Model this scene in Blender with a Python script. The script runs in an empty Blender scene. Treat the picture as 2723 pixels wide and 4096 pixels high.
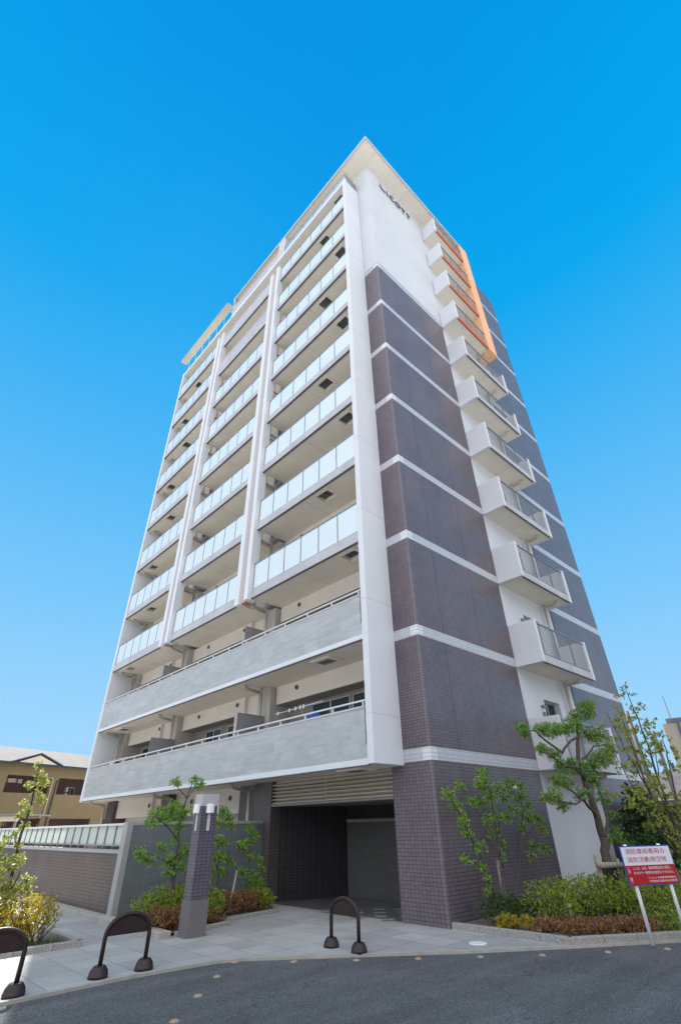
import bpy, math, random
from mathutils import Vector, Matrix
random.seed(7)
R = math.radians
scene = bpy.context.scene
COL = scene.collection

# ---------------------------------------------------------------- camera
CAM = Vector((-9.717, -7.390, 1.692))
yaw, pitch, roll = -0.7616, 0.5831, -0.0213
cy, sy, cp, sp = math.cos(yaw), math.sin(yaw), math.cos(pitch), math.sin(pitch)
F = Vector((-sy*cp, cy*cp, sp)); R0 = Vector((cy, sy, 0)); U0 = R0.cross(F)
cr, sr = math.cos(roll), math.sin(roll)
RR = R0*cr + U0*sr; UU = R0*(-sr) + U0*cr
camd = bpy.data.cameras.new('camera'); cam = bpy.data.objects.new('camera', camd); COL.objects.link(cam)
cam.matrix_world = Matrix(((RR.x, UU.x, -F.x, CAM.x), (RR.y, UU.y, -F.y, CAM.y), (RR.z, UU.z, -F.z, CAM.z), (0, 0, 0, 1)))
camd.sensor_fit = 'VERTICAL'; camd.sensor_height = 24.0; camd.lens = 1904.0/4096.0*24.0
camd.clip_start = 0.05; camd.clip_end = 3000
scene.camera = cam

# ---------------------------------------------------------------- sky, sun, exposure
SUN_DIR = Vector((0.32*math.cos(R(51)), 0.947*math.cos(R(51)), math.sin(R(51)))).normalized()
world = bpy.data.worlds.new("World"); scene.world = world; world.use_nodes = True
wn, wl = world.node_tree.nodes, world.node_tree.links
for n in list(wn): wn.remove(n)
def lin(c):
    return tuple((v/255/12.92 if v/255 <= 0.04045 else ((v/255+0.055)/1.055)**2.4) for v in c)
EXPO = 1.0
k = 2**-EXPO
out = wn.new('ShaderNodeOutputWorld'); bg = wn.new('ShaderNodeBackground'); wl.new(bg.outputs[0], out.inputs[0])
tc = wn.new('ShaderNodeTexCoord'); sep = wn.new('ShaderNodeSeparateXYZ'); wl.new(tc.outputs['Generated'], sep.inputs[0])
ramp = wn.new('ShaderNodeValToRGB'); wl.new(sep.outputs['Z'], ramp.inputs[0])
stops = [(0.0, (170, 218, 254)), (0.15, (158, 214, 254)), (0.36, (122, 200, 252)), (0.55, (88, 187, 248)), (0.70, (52, 176, 244)), (0.80, (6, 168, 241)), (0.90, (0, 160, 236)), (1.0, (0, 146, 229))]
el = ramp.color_ramp.elements
while len(el) > 1: el.remove(el[-1])
el[0].position = stops[0][0]; el[0].color = (*lin(stops[0][1]), 1)
for p, c in stops[1:]:
    e = el.new(p); e.color = (*lin(c), 1)
# pale unseen sky half away from sun and tower, brightened to light the facades
dot = wn.new('ShaderNodeVectorMath'); dot.operation = 'DOT_PRODUCT'; wl.new(tc.outputs['Generated'], dot.inputs[0])
dot.inputs[1].default_value = (-0.92, -0.40, 0)
mr = wn.new('ShaderNodeMapRange'); mr.interpolation_type = 'SMOOTHSTEP'
mr.inputs['From Min'].default_value = 0.04; mr.inputs['From Max'].default_value = 0.42
wl.new(dot.outputs['Value'], mr.inputs['Value'])
dot2 = wn.new('ShaderNodeVectorMath'); dot2.operation = 'DOT_PRODUCT'; wl.new(tc.outputs['Generated'], dot2.inputs[0]); dot2.inputs[1].default_value = (-0.69, -0.724, 0)
mrb = wn.new('ShaderNodeMapRange'); mrb.interpolation_type = 'SMOOTHSTEP'; mrb.inputs['From Min'].default_value = -0.13; mrb.inputs['From Max'].default_value = 0.16
wl.new(dot2.outputs['Value'], mrb.inputs['Value'])
west = wn.new('ShaderNodeMapRange'); west.inputs['To Min'].default_value = 0.62; west.inputs['To Max'].default_value = 1.06; wl.new(mr.outputs[0], west.inputs['Value'])
pale_noise = wn.new('ShaderNodeTexNoise'); pale_noise.inputs['Scale'].default_value = 2.2; wl.new(tc.outputs['Generated'], pale_noise.inputs['Vector'])
vr = wn.new('ShaderNodeMapRange'); vr.inputs['From Min'].default_value = 0.3; vr.inputs['From Max'].default_value = 0.7
vr.inputs['To Min'].default_value = 0.8; vr.inputs['To Max'].default_value = 1.2; wl.new(pale_noise.outputs[0], vr.inputs['Value'])
pale = wn.new('ShaderNodeVectorMath'); pale.operation = 'SCALE'; pale.inputs[0].default_value = (1.62, 1.68, 1.82)
vw = wn.new('ShaderNodeMath'); vw.operation = 'MULTIPLY'; wl.new(vr.outputs[0], vw.inputs[0]); wl.new(west.outputs[0], vw.inputs[1]); wl.new(vw.outputs[0], pale.inputs['Scale'])
lowr = wn.new('ShaderNodeMapRange'); lowr.inputs['From Min'].default_value = 0.10; lowr.inputs['From Max'].default_value = 0.32; lowr.inputs['To Min'].default_value = 0.22
wl.new(sep.outputs['Z'], lowr.inputs['Value'])
pale2 = wn.new('ShaderNodeVectorMath'); pale2.operation = 'SCALE'; wl.new(pale.outputs[0], pale2.inputs[0]); wl.new(lowr.outputs[0], pale2.inputs['Scale'])
mx = wn.new('ShaderNodeMix'); mx.data_type = 'RGBA'; wl.new(mrb.outputs[0], mx.inputs[0]); wl.new(ramp.outputs[0], mx.inputs[6]); wl.new(pale2.outputs[0], mx.inputs[7])
sky = wn.new('ShaderNodeTexSky'); sky.sky_type = 'NISHITA'; sky.sun_disc = False
sky.sun_elevation = R(51); sky.sun_rotation = math.atan2(0.32, 0.947)
nsc = wn.new('ShaderNodeVectorMath'); nsc.operation = 'SCALE'; nsc.inputs['Scale'].default_value = 0.12; wl.new(sky.outputs[0], nsc.inputs[0])
mx2 = wn.new('ShaderNodeMix'); mx2.data_type = 'RGBA'; mx2.inputs[0].default_value = 0.012
wl.new(mx.outputs[2], mx2.inputs[6]); wl.new(nsc.outputs[0], mx2.inputs[7])
wl.new(mx2.outputs[2], bg.inputs[0]); bg.inputs[1].default_value = k

sund = bpy.data.lights.new('sun', 'SUN'); sun = bpy.data.objects.new('sun', sund); COL.objects.link(sun)
sund.energy = 5.0; sund.angle = R(0.53); sund.color = (1.0, 0.96, 0.90)
sun.rotation_euler = (-SUN_DIR).to_track_quat('-Z', 'Y').to_euler(); sun.location = (0, 0, 60)
scene.view_settings.view_transform = 'Standard'; scene.view_settings.look = 'None'
scene.view_settings.exposure = EXPO; scene.view_settings.gamma = 1.0

# ---------------------------------------------------------------- materials
def newmat(name):
    m = bpy.data.materials.new(name); m.use_nodes = True
    return m, m.node_tree.nodes, m.node_tree.links, m.node_tree.nodes['Principled BSDF']
def mixrgb(n, l, fac, a, b, blend='MIX'):
    x = n.new('ShaderNodeMix'); x.data_type = 'RGBA'; x.blend_type = blend
    for i, v in ((0, fac), (6, a), (7, b)):
        if hasattr(v, 'is_linked') or hasattr(v, 'links'): l.new(v, x.inputs[i])
        elif i == 0: x.inputs[0].default_value = v
        else: x.inputs[i].default_value = (*v, 1)
    return x.outputs[2]
def math_(n, l, op, a, b=None, c=None):
    x = n.new('ShaderNodeMath'); x.operation = op
    for i, v in enumerate((a, b, c)):
        if v is None: continue
        if hasattr(v, 'links'): l.new(v, x.inputs[i])
        else: x.inputs[i].default_value = v
    return x.outputs[0]
def simple(name, col, rough=0.6, var=0.08, scale=3.0, spec=0.4, bump=0.0, bscale=60, metal=0.0, coat=0.0, stain=0.0):
    m, n, l, b = newmat(name)
    t = n.new('ShaderNodeTexCoord'); no = n.new('ShaderNodeTexNoise'); no.inputs['Scale'].default_value = scale; no.inputs['Detail'].default_value = 5
    l.new(t.outputs['Object'], no.inputs['Vector'])
    mrr = n.new('ShaderNodeMapRange'); mrr.inputs['From Min'].default_value = 0.3; mrr.inputs['From Max'].default_value = 0.7; l.new(no.outputs[0], mrr.inputs['Value'])
    c0 = tuple(v*(1-var) for v in col); c1 = tuple(min(1, v*(1+var)) for v in col)
    o = mixrgb(n, l, mrr.outputs[0], c0, c1)
    if stain:
        mp = n.new('ShaderNodeMapping'); mp.inputs['Scale'].default_value = (1.6, 1.6, 0.22); l.new(t.outputs['Object'], mp.inputs[0])
        n2 = n.new('ShaderNodeTexNoise'); n2.inputs['Scale'].default_value = 2.0; n2.inputs['Detail'].default_value = 6; l.new(mp.outputs[0], n2.inputs['Vector'])
        m2 = n.new('ShaderNodeMapRange'); m2.inputs['From Min'].default_value = 0.45; m2.inputs['From Max'].default_value = 0.75; m2.inputs['To Max'].default_value = stain; l.new(n2.outputs[0], m2.inputs['Value'])
        o = mixrgb(n, l, m2.outputs[0], o, tuple(v*0.72 for v in col))
    l.new(o, b.inputs['Base Color'])
    b.inputs['Roughness'].default_value = rough; b.inputs['Specular IOR Level'].default_value = spec; b.inputs['Metallic'].default_value = metal
    b.inputs['Coat Weight'].default_value = coat
    if bump:
        nb = n.new('ShaderNodeTexNoise'); nb.inputs['Scale'].default_value = bscale; nb.inputs['Detail'].default_value = 4; l.new(t.outputs['Object'], nb.inputs['Vector'])
        bp = n.new('ShaderNodeBump'); bp.inputs['Strength'].default_value = bump; bp.inputs['Distance'].default_value = 0.01; l.new(nb.outputs[0], bp.inputs['Height']); l.new(bp.outputs[0], b.inputs['Normal'])
    return m
def wallvec(n, l, geo=False):
    t = n.new('ShaderNodeTexCoord'); s = n.new('ShaderNodeSeparateXYZ'); l.new(t.outputs['Object'], s.inputs[0])
    h = math_(n, l, 'ADD', s.outputs[0], s.outputs[1]); c = n.new('ShaderNodeCombineXYZ'); l.new(h, c.inputs[0]); l.new(s.outputs[2], c.inputs[1])
    return c.outputs[0], s, t
def brick(n, l, vec, w, h, mortar, offset=0.0, c1=(1, 1, 1), c2=(.8, .8, .8), cm=(0, 0, 0), bias=0.0):
    b = n.new('ShaderNodeTexBrick'); l.new(vec, b.inputs['Vector']); b.offset = offset; b.squash = 1.0
    b.inputs['Scale'].default_value = 1.0; b.inputs['Brick Width'].default_value = w; b.inputs['Row Height'].default_value = h
    b.inputs['Mortar Size'].default_value = mortar; b.inputs['Mortar Smooth'].default_value = 0.1; b.inputs['Bias'].default_value = bias
    b.inputs['Color1'].default_value = (*c1, 1); b.inputs['Color2'].default_value = (*c2, 1); b.inputs['Mortar'].default_value = (*cm, 1)
    return b
S0, H, B = 2.91, 2.9, 2.85
def tile(name, c1, c2, cm, w=0.1, h=0.07, mortar=0.0045, bands=False, joints=False, rough=0.38, spec=0.5, off=0.0):
    m, n, l, b = newmat(name)
    v, s, t = wallvec(n, l)
    br = brick(n, l, v, w, h, mortar, off, c1, c2, cm)
    col = br.outputs[0]
    no = n.new('ShaderNodeTexNoise'); no.inputs['Scale'].default_value = 0.8; no.inputs['Detail'].default_value = 6; l.new(t.outputs['Object'], no.inputs['Vector'])
    mrr = n.new('ShaderNodeMapRange'); mrr.inputs['From Min'].default_value = 0.3; mrr.inputs['From Max'].default_value = 0.7; mrr.inputs['To Min'].default_value = 0.86; mrr.inputs['To Max'].default_value = 1.12; l.new(no.outputs[0], mrr.inputs['Value'])
    sc = n.new('ShaderNodeVectorMath'); sc.operation = 'SCALE'; l.new(col, sc.inputs[0]); l.new(mrr.outputs[0], sc.inputs['Scale']); col = sc.outputs[0]
    if joints:
        fx = math_(n, l, 'SUBTRACT', s.outputs[0], 1.15 - 0.95); fx = math_(n, l, 'MODULO', fx, 1.9)
        fx = math_(n, l, 'ABSOLUTE', math_(n, l, 'SUBTRACT', fx, 0.95)); near = math_(n, l, 'LESS_THAN', fx, 0.009)
        near = math_(n, l, 'MULTIPLY', near, math_(n, l, 'GREATER_THAN', s.outputs[0], 0.5))
        col = mixrgb(n, l, near, col, (0.02, 0.02, 0.025))
    if bands:
        edge = math_(n, l, 'LESS_THAN', math_(n, l, 'ABSOLUTE', math_(n, l, 'ADD', s.outputs[0], s.outputs[1])), 0.055)
        col = mixrgb(n, l, math_(n, l, 'MULTIPLY', edge, 0.22), col, (.30, .26, .28))
        wb = brick(n, l, v, 0.045, 0.09, 0.004, 0.0, (.60, .62, .66), (.52, .54, .58), (.22, .24, .28))
        z = math_(n, l, 'SUBTRACT', s.outputs[2], S0); zz = math_(n, l, 'MODULO', z, H)
        isb = math_(n, l, 'MULTIPLY', math_(n, l, 'LESS_THAN', zz, 0.27), math_(n, l, 'GREATER_THAN', z, 0.0))
        near2 = math_(n, l, 'LESS_THAN', math_(n, l, 'ABSOLUTE', math_(n, l, 'ADD', s.outputs[0], s.outputs[1])), 0.24)
        wc = mixrgb(n, l, near2, wb.outputs[0], (0.80, 0.81, 0.83))
        wc = mixrgb(n, l, wb.outputs[1], wc, (.22, .24, .28))
        col = mixrgb(n, l, isb, col, wc)
    l.new(col, b.inputs['Base Color']); b.inputs['Roughness'].default_value = rough; b.inputs['Specular IOR Level'].default_value = spec
    inv = math_(n, l, 'SUBTRACT', 1.0, br.outputs[1])
    bp = n.new('ShaderNodeBump'); bp.inputs['Strength'].default_value = 0.5; bp.inputs['Distance'].default_value = 0.004; l.new(inv, bp.inputs['Height']); l.new(bp.outputs[0], b.inputs['Normal'])
    return m
M = {}
M['tile'] = tile('brown purple wall tile', (.172, .138, .158), (.134, .110, .128), (.028, .026, .035), bands=True, joints=True, spec=0.5, rough=0.34)
M['tile_plain'] = tile('brown wall tile', (.128, .100, .095), (.100, .079, .075), (.028, .026, .030), spec=0.45, rough=0.4)
M['tile_lilac'] = tile('lilac parapet tile', (.52, .46, .50), (.46, .41, .46), (.62, .62, .66), w=0.1, h=0.05, mortar=0.004)
M['white'] = simple('off white paint', (.67, .69, .73), 0.75, 0.03, 0.6, 0.25, bump=0.12, bscale=90, stain=0.10)
M['white_stain'] = simple('weathered white plaster', (.60, .62, .655), 0.8, 0.04, 0.5, 0.25, bump=0.2, bscale=60, stain=0.10)
M['soffit'] = simple('warm soffit paint', (.75, .695, .605), 0.85, 0.04, 1.2, 0.2, bump=0.1, bscale=120, stain=0.1)
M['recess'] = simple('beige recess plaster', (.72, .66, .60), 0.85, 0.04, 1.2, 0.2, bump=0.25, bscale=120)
M['recess_shade'] = simple('brown grey recess plaster with painted shade', (.30, .275, .255), 0.85, 0.05, 1.2)  # darker than the beam plaster, with the recess shade put into its colour
M['column'] = simple('warm grey column paint', (.50, .475, .45), 0.85, 0.05, 1.2)
M['slab'] = simple('pale grey slab edge', (.47, .475, .50), 0.7, 0.10, 1.5, 0.3, bump=0.15, stain=0.35)
M['canopy_grey'] = simple('greige canopy underside', (.40, .375, .345), 0.8, 0.06, 1.0, stain=0.25)
M['drip'] = simple('dark drip edge', (.13, .11, .12), 0.7, 0.1)
M['grey'] = simple('mid grey paint', (.22, .215, .22), 0.6, 0.06)
M['screen'] = simple('grey screen board', (.24, .245, .26), 0.6, 0.05)
M['alu'] = simple('grey aluminium', (.24, .25, .27), 0.35, 0.04, 5, 0.5, metal=0.4)
M['alu_light'] = simple('pale aluminium', (.66, .66, .64), 0.4, 0.03, 5, 0.5)
M['bronze'] = simple('dark bronze metal', (.05, .048, .05), 0.4, 0.1)
M['bar'] = simple('grey railing bars', (.30, .30, .31), 0.45, 0.05, metal=0.2)
M['orange'] = simple('orange paint', (.86, .47, .27), 0.7, 0.06, 0.8, 0.3, stain=0.12)
M['salmon'] = simple('salmon paint', (.55, .17, .10), 0.7, 0.06, 1.5)
M['pinkish'] = simple('pale pink recess paint', (.64, .53, .49), 0.8, 0.05)
M['pipe'] = simple('beige pipe', (.46, .43, .38), 0.45, 0.06)
M['pipe_dark'] = simple('dark downpipe', (.05, .05, .06), 0.45, 0.06)
M['letter'] = simple('navy letter', (.02, .025, .05), 0.3, 0.05, coat=0.3)
M['louvre'] = simple('beige louvre slats', (.50, .45, .37), 0.5, 0.05)
M['black'] = simple('deep dark opening', (.012, .012, .014), 0.7, 0.1)
M['curtain'] = simple('pale curtain', (.42, .42, .38), 0.9, 0.25, 14)
M['hatch'] = simple('dark steel hatch', (.10, .105, .11), 0.5, 0.2)
def glass(name, col, rough, trans, spec=0.6, alpha=1.0):
    m, n, l, b = newmat(name)
    t = n.new('ShaderNodeTexCoord'); no = n.new('ShaderNodeTexNoise'); no.inputs['Scale'].default_value = 1.2; l.new(t.outputs['Object'], no.inputs['Vector'])
    l.new(mixrgb(n, l, no.outputs[0], tuple(v*.95 for v in col), tuple(min(1, v*1.04) for v in col)), b.inputs['Base Color'])
    b.inputs['Roughness'].default_value = rough; b.inputs['Specular IOR Level'].default_value = spec
    tr = n.new('ShaderNodeBsdfTranslucent'); tr.inputs[0].default_value = (*col, 1)
    ms = n.new('ShaderNodeMixShader'); ms.inputs[0].default_value = trans; l.new(b.outputs[0], ms.inputs[1]); l.new(tr.outputs[0], ms.inputs[2])
    l.new(ms.outputs[0], n['Material Output'].inputs[0])
    return m
M['frost'] = glass('frosted balcony glass', (.75, .835, .875), 0.15, 0.10, 0.6)
M['frost_blue'] = glass('bluish terrace glass', (.58, .66, .76), 0.10, 0.3, 0.9)
M['frost_fence'] = glass('milky fence glass', (.84, .90, .85), 0.2, 0.6, 0.5)
def window_glass():
    m, n, l, b = newmat('window glass'); b.inputs['Base Color'].default_value = (.025, .027, .028, 1); b.inputs['Roughness'].default_value = 0.06; b.inputs['Specular IOR Level'].default_value = 0.25
    return m
M['glass'] = window_glass()
def stone(name, base, streak, w, h, cm, rough=0.45, dark=0.9, off=0.5, ang=0.6):
    m, n, l, b = newmat(name); v, s, t = wallvec(n, l)
    c1 = base; c2 = tuple(x*dark for x in base)
    br = brick(n, l, v, w, h, 0.004, off, c1, c2, cm)
    mp = n.new('ShaderNodeMapping'); mp.inputs['Rotation'].default_value = (0, 0, ang); mp.inputs['Scale'].default_value = (0.9, 5.0, 1); l.new(v, mp.inputs[0])
    no = n.new('ShaderNodeTexNoise'); no.inputs['Scale'].default_value = 1.6; no.inputs['Detail'].default_value = 9; no.inputs['Roughness'].default_value = 0.62; no.inputs['Distortion'].default_value = 0.6; l.new(mp.outputs[0], no.inputs['Vector'])
    mr1 = n.new('ShaderNodeMapRange'); mr1.inputs['From Min'].default_value = 0.35; mr1.inputs['From Max'].default_value = 0.65; mr1.inputs['To Min'].default_value = 0.90; mr1.inputs['To Max'].default_value = 1.09; l.new(no.outputs[0], mr1.inputs['Value'])
    sc = n.new('ShaderNodeVectorMath'); sc.operation = 'SCALE'; l.new(br.outputs[0], sc.inputs[0]); l.new(mr1.outputs[0], sc.inputs['Scale'])
    mr2 = n.new('ShaderNodeMapRange'); mr2.inputs['From Min'].default_value = 0.66; mr2.inputs['From Max'].default_value = 0.72; mr2.inputs['To Max'].default_value = 0.7; l.new(no.outputs[0], mr2.inputs['Value'])
    col = mixrgb(n, l, mr2.outputs[0], sc.outputs[0], streak)
    l.new(col, b.inputs['Base Color']); b.inputs['Roughness'].default_value = rough; b.inputs['Specular IOR Level'].default_value = 0.4
    return m
M['stone_pale'] = stone('pale grey cleft stone', (.44, .455, .46), (.56, .58, .58), 0.62, 0.31, (.34, .35, .36), dark=0.88)
M['tile_fence'] = tile('warm brown fence tile', (.135, .098, .086), (.108, .080, .071), (.030, .026, .026), spec=0.3, rough=0.5)
M['tile_pillar'] = tile('slate purple pillar tile', (.125, .108, .138), (.100, .088, .116), (.020, .020, .030), w=0.1, h=0.055, spec=0.45)
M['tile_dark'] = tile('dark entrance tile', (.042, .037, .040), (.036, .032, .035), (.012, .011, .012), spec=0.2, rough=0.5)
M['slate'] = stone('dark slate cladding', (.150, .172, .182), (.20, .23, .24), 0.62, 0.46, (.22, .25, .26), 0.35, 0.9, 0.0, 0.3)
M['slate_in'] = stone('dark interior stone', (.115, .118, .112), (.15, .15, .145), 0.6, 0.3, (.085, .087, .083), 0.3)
M['band_in'] = simple('beige wall band', (.30, .28, .24), 0.5)
def ground_mat(name, c1, c2, cm, w, h, mortar, rough=0.7, off=0.5, grain=0.12, rot=0.0):
    m, n, l, b = newmat(name); t = n.new('ShaderNodeTexCoord')
    mp = n.new('ShaderNodeMapping'); mp.inputs['Rotation'].default_value = (0, 0, rot); mp.inputs['Location'].default_value = (0.13, 0.21, 0); l.new(t.outputs['Object'], mp.inputs[0])
    br = brick(n, l, mp.outputs[0], w, h, mortar, off, c1, c2, cm)
    no = n.new('ShaderNodeTexNoise'); no.inputs['Scale'].default_value = 1.3; no.inputs['Detail'].default_value = 8; no.inputs['Roughness'].default_value = 0.65; l.new(t.outputs['Object'], no.inputs['Vector'])
    mr1 = n.new('ShaderNodeMapRange'); mr1.inputs['From Min'].default_value = 0.3; mr1.inputs['From Max'].default_value = 0.7; mr1.inputs['To Min'].default_value = 1-grain; mr1.inputs['To Max'].default_value = 1+grain; l.new(no.outputs[0], mr1.inputs['Value'])
    sc = n.new('ShaderNodeVectorMath'); sc.operation = 'SCALE'; l.new(br.outputs[0], sc.inputs[0]); l.new(mr1.outputs[0], sc.inputs['Scale'])
    l.new(sc.outputs[0], b.inputs['Base Color']); b.inputs['Roughness'].default_value = rough; b.inputs['Specular IOR Level'].default_value = 0.35
    return m
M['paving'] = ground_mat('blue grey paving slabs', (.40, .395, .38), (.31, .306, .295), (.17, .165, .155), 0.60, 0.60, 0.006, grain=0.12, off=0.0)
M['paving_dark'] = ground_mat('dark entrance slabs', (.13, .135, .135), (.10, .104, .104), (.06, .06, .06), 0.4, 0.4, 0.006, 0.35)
M['slab_white'] = simple('white inlay slab', (.28, .28, .27), 0.5)
M['kerb'] = simple('pale concrete kerb', (.37, .35, .31), 0.8, 0.12, 6, bump=0.3, bscale=60, stain=0.3)
M['granite'] = simple('speckled granite kerb', (.30, .29, .27), 0.8, 0.35, 45, bump=0.4, bscale=50)
def asphalt():
    m, n, l, b = newmat('worn asphalt'); t = n.new('ShaderNodeTexCoord')
    n1 = n.new('ShaderNodeTexNoise'); n1.inputs['Scale'].default_value = 80; n1.inputs['Detail'].default_value = 3; l.new(t.outputs['Object'], n1.inputs['Vector'])
    n2 = n.new('ShaderNodeTexNoise'); n2.inputs['Scale'].default_value = 0.7; n2.inputs['Detail'].default_value = 7; n2.inputs['Distortion'].default_value = 0.8; l.new(t.outputs['Object'], n2.inputs['Vector'])
    r1 = n.new('ShaderNodeMapRange'); r1.inputs['From Min'].default_value = 0.38; r1.inputs['From Max'].default_value = 0.62; l.new(n1.outputs[0], r1.inputs['Value'])
    c = mixrgb(n, l, r1.outputs[0], (.045, .047, .049), (.165, .167, .168))
    r2 = n.new('ShaderNodeMapRange'); r2.inputs['From Min'].default_value = 0.3; r2.inputs['From Max'].default_value = 0.7; r2.inputs['To Min'].default_value = 0.85; r2.inputs['To Max'].default_value = 1.12; l.new(n2.outputs[0], r2.inputs['Value'])
    sc = n.new('ShaderNodeVectorMath'); sc.operation = 'SCALE'; l.new(c, sc.inputs[0]); l.new(r2.outputs[0], sc.inputs['Scale'])
    mpp = n.new('ShaderNodeMapping'); mpp.inputs['Rotation'].default_value = (0, 0, 0.68); mpp.inputs['Scale'].default_value = (0.18, 1.5, 1); l.new(t.outputs['Object'], mpp.inputs[0])
    n3 = n.new('ShaderNodeTexNoise'); n3.inputs['Scale'].default_value = 1.4; n3.inputs['Detail'].default_value = 6; n3.inputs['Roughness'].default_value = 0.6; l.new(mpp.outputs[0], n3.inputs['Vector'])
    r3 = n.new('ShaderNodeMapRange'); r3.inputs['From Min'].default_value = 0.35; r3.inputs['From Max'].default_value = 0.68; r3.inputs['To Min'].default_value = 0.80; r3.inputs['To Max'].default_value = 1.18; l.new(n3.outputs[0], r3.inputs['Value'])
    sc3 = n.new('ShaderNodeVectorMath'); sc3.operation = 'SCALE'; l.new(sc.outputs[0], sc3.inputs[0]); l.new(r3.outputs[0], sc3.inputs['Scale'])
    vo = n.new('ShaderNodeTexVoronoi'); vo.feature = 'DISTANCE_TO_EDGE'; vo.inputs['Scale'].default_value = 0.22; vo.inputs['Randomness'].default_value = 1.0
    nw = n.new('ShaderNodeTexNoise'); nw.inputs['Scale'].default_value = 3.0; nw.inputs['Detail'].default_value = 4; l.new(t.outputs['Object'], nw.inputs['Vector'])
    wv = n.new('ShaderNodeVectorMath'); wv.operation = 'ADD'; l.new(t.outputs['Object'], wv.inputs[0]); l.new(nw.outputs[1], wv.inputs[1]); l.new(wv.outputs[0], vo.inputs['Vector'])
    ck = math_(n, l, 'LESS_THAN', vo.outputs['Distance'], 0.0022)
    sc = type('o', (), {'outputs': [mixrgb(n, l, math_(n, l, 'MULTIPLY', ck, 0.55), sc3.outputs[0], (.02, .02, .02))]})
    l.new(sc.outputs[0], b.inputs['Base Color']); b.inputs['Roughness'].default_value = 0.85; b.inputs['Specular IOR Level'].default_value = 0.3
    bp = n.new('ShaderNodeBump'); bp.inputs['Strength'].default_value = 0.6; bp.inputs['Distance'].default_value = 0.006; l.new(n1.outputs[0], bp.inputs['Height']); l.new(bp.outputs[0], b.inputs['Normal'])
    return m
M['asphalt'] = asphalt()
M['ground'] = simple('pale dusty ground', (.50, .49, .47), 0.9, 0.15, 0.05)
M['soil'] = simple('gravelly soil', (.16, .14, .11), 0.95, 0.5, 40, bump=0.8, bscale=40)
M['brown'] = simple('dark brown enamel', (.030, .017, .016), 0.42, 0.25, 14, 0.35, bump=0.1, bscale=40)
M['conc'] = simple('smooth grey concrete', (.15, .142, .145), 0.75, 0.08, 2, bump=0.15, stain=0.25)
M['trim'] = simple('grey wall trim', (.34, .34, .34), 0.7, 0.05, 2)
M['capw'] = simple('white cap paint', (.50, .50, .52), 0.6, 0.04)
M['pillarcap'] = simple('pale grey pillar cap', (.40, .40, .42), 0.6, 0.04)
M['shade'] = simple('white lamp shade', (.80, .80, .80), 0.3, 0.02)
M['amber'] = simple('amber road stud', (.34, .26, .18), 0.35, 0.3, 60)
M['bark'] = simple('grey brown bark', (.085, .07, .06), 0.9, 0.45, 22, bump=0.8, bscale=45)
M['bark_dark'] = simple('dark thin bark', (.06, .05, .042), 0.9, 0.4, 22, bump=0.6, bscale=45)
M['wood'] = simple('weathered timber stake', (.30, .26, .21), 0.85, 0.3, 18, bump=0.4)
M['band'] = simple('dark tree wrap', (.03, .028, .028), 0.9)
def leafmat(name, stops, trans=0.35, rough=0.45):
    m, n, l, b = newmat(name); g = n.new('ShaderNodeNewGeometry'); r = n.new('ShaderNodeValToRGB'); l.new(g.outputs['Random Per Island'], r.inputs[0])
    e = r.color_ramp.elements
    e[0].position = 0; e[0].color = (*stops[0], 1); e[1].position = 1; e[1].color = (*stops[-1], 1)
    for i, c in enumerate(stops[1:-1]): q = e.new((i+1)/(len(stops)-1)); q.color = (*c, 1)
    l.new(r.outputs[0], b.inputs['Base Color']); b.inputs['Roughness'].default_value = rough; b.inputs['Specular IOR Level'].default_value = 0.4
    tr = n.new('ShaderNodeBsdfTranslucent'); l.new(r.outputs[0], tr.inputs[0])
    ms = n.new('ShaderNodeMixShader'); ms.inputs[0].default_value = trans; l.new(b.outputs[0], ms.inputs[1]); l.new(tr.outputs[0], ms.inputs[2]); l.new(ms.outputs[0], n['Material Output'].inputs[0])
    return m
M['leaf_green'] = leafmat('fresh green leaves', [(0.036, 0.091, 0.012), (0.158, 0.34, 0.037), (0.256, 0.462, 0.055), (0.365, 0.535, 0.086)])
M['leaf_oak'] = leafmat('oak green leaves', [(0.075, 0.163, 0.037), (0.15, 0.3, 0.062), (0.25, 0.425, 0.1), (0.375, 0.5, 0.112)])
M['leaf_yellow'] = leafmat('yellow green leaves', [(0.148, 0.197, 0.03), (0.276, 0.335, 0.049), (0.374, 0.413, 0.069), (0.433, 0.374, 0.069)])
M['leaf_sunny'] = leafmat('glossy pale leaves', [(0.138, 0.196, 0.034), (0.322, 0.38, 0.081), (0.483, 0.506, 0.161), (0.575, 0.575, 0.23)], 0.4, 0.25)
M['leaf_azalea'] = leafmat('azalea leaves', [(0.011, 0.025, 0.004), (0.196, 0.344, 0.034), (0.37, 0.482, 0.049), (0.44, 0.371, 0.055)])
M['leaf_gold'] = leafmat('golden azalea leaves', [(0.192, 0.204, 0.022), (0.456, 0.408, 0.036), (0.624, 0.504, 0.054), (0.504, 0.264, 0.042)], 0.5)
M['leaf_rust'] = leafmat('rusty brown leaves', [(.13, .06, .035), (.28, .11, .06), (.38, .20, .10), (.19, .19, .04)], 0.2)
M['leaf_dark'] = leafmat('dark evergreen leaves', [(.015, .035, .012), (.03, .075, .018), (.05, .11, .025), (.09, .16, .03)], 0.2)

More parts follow.
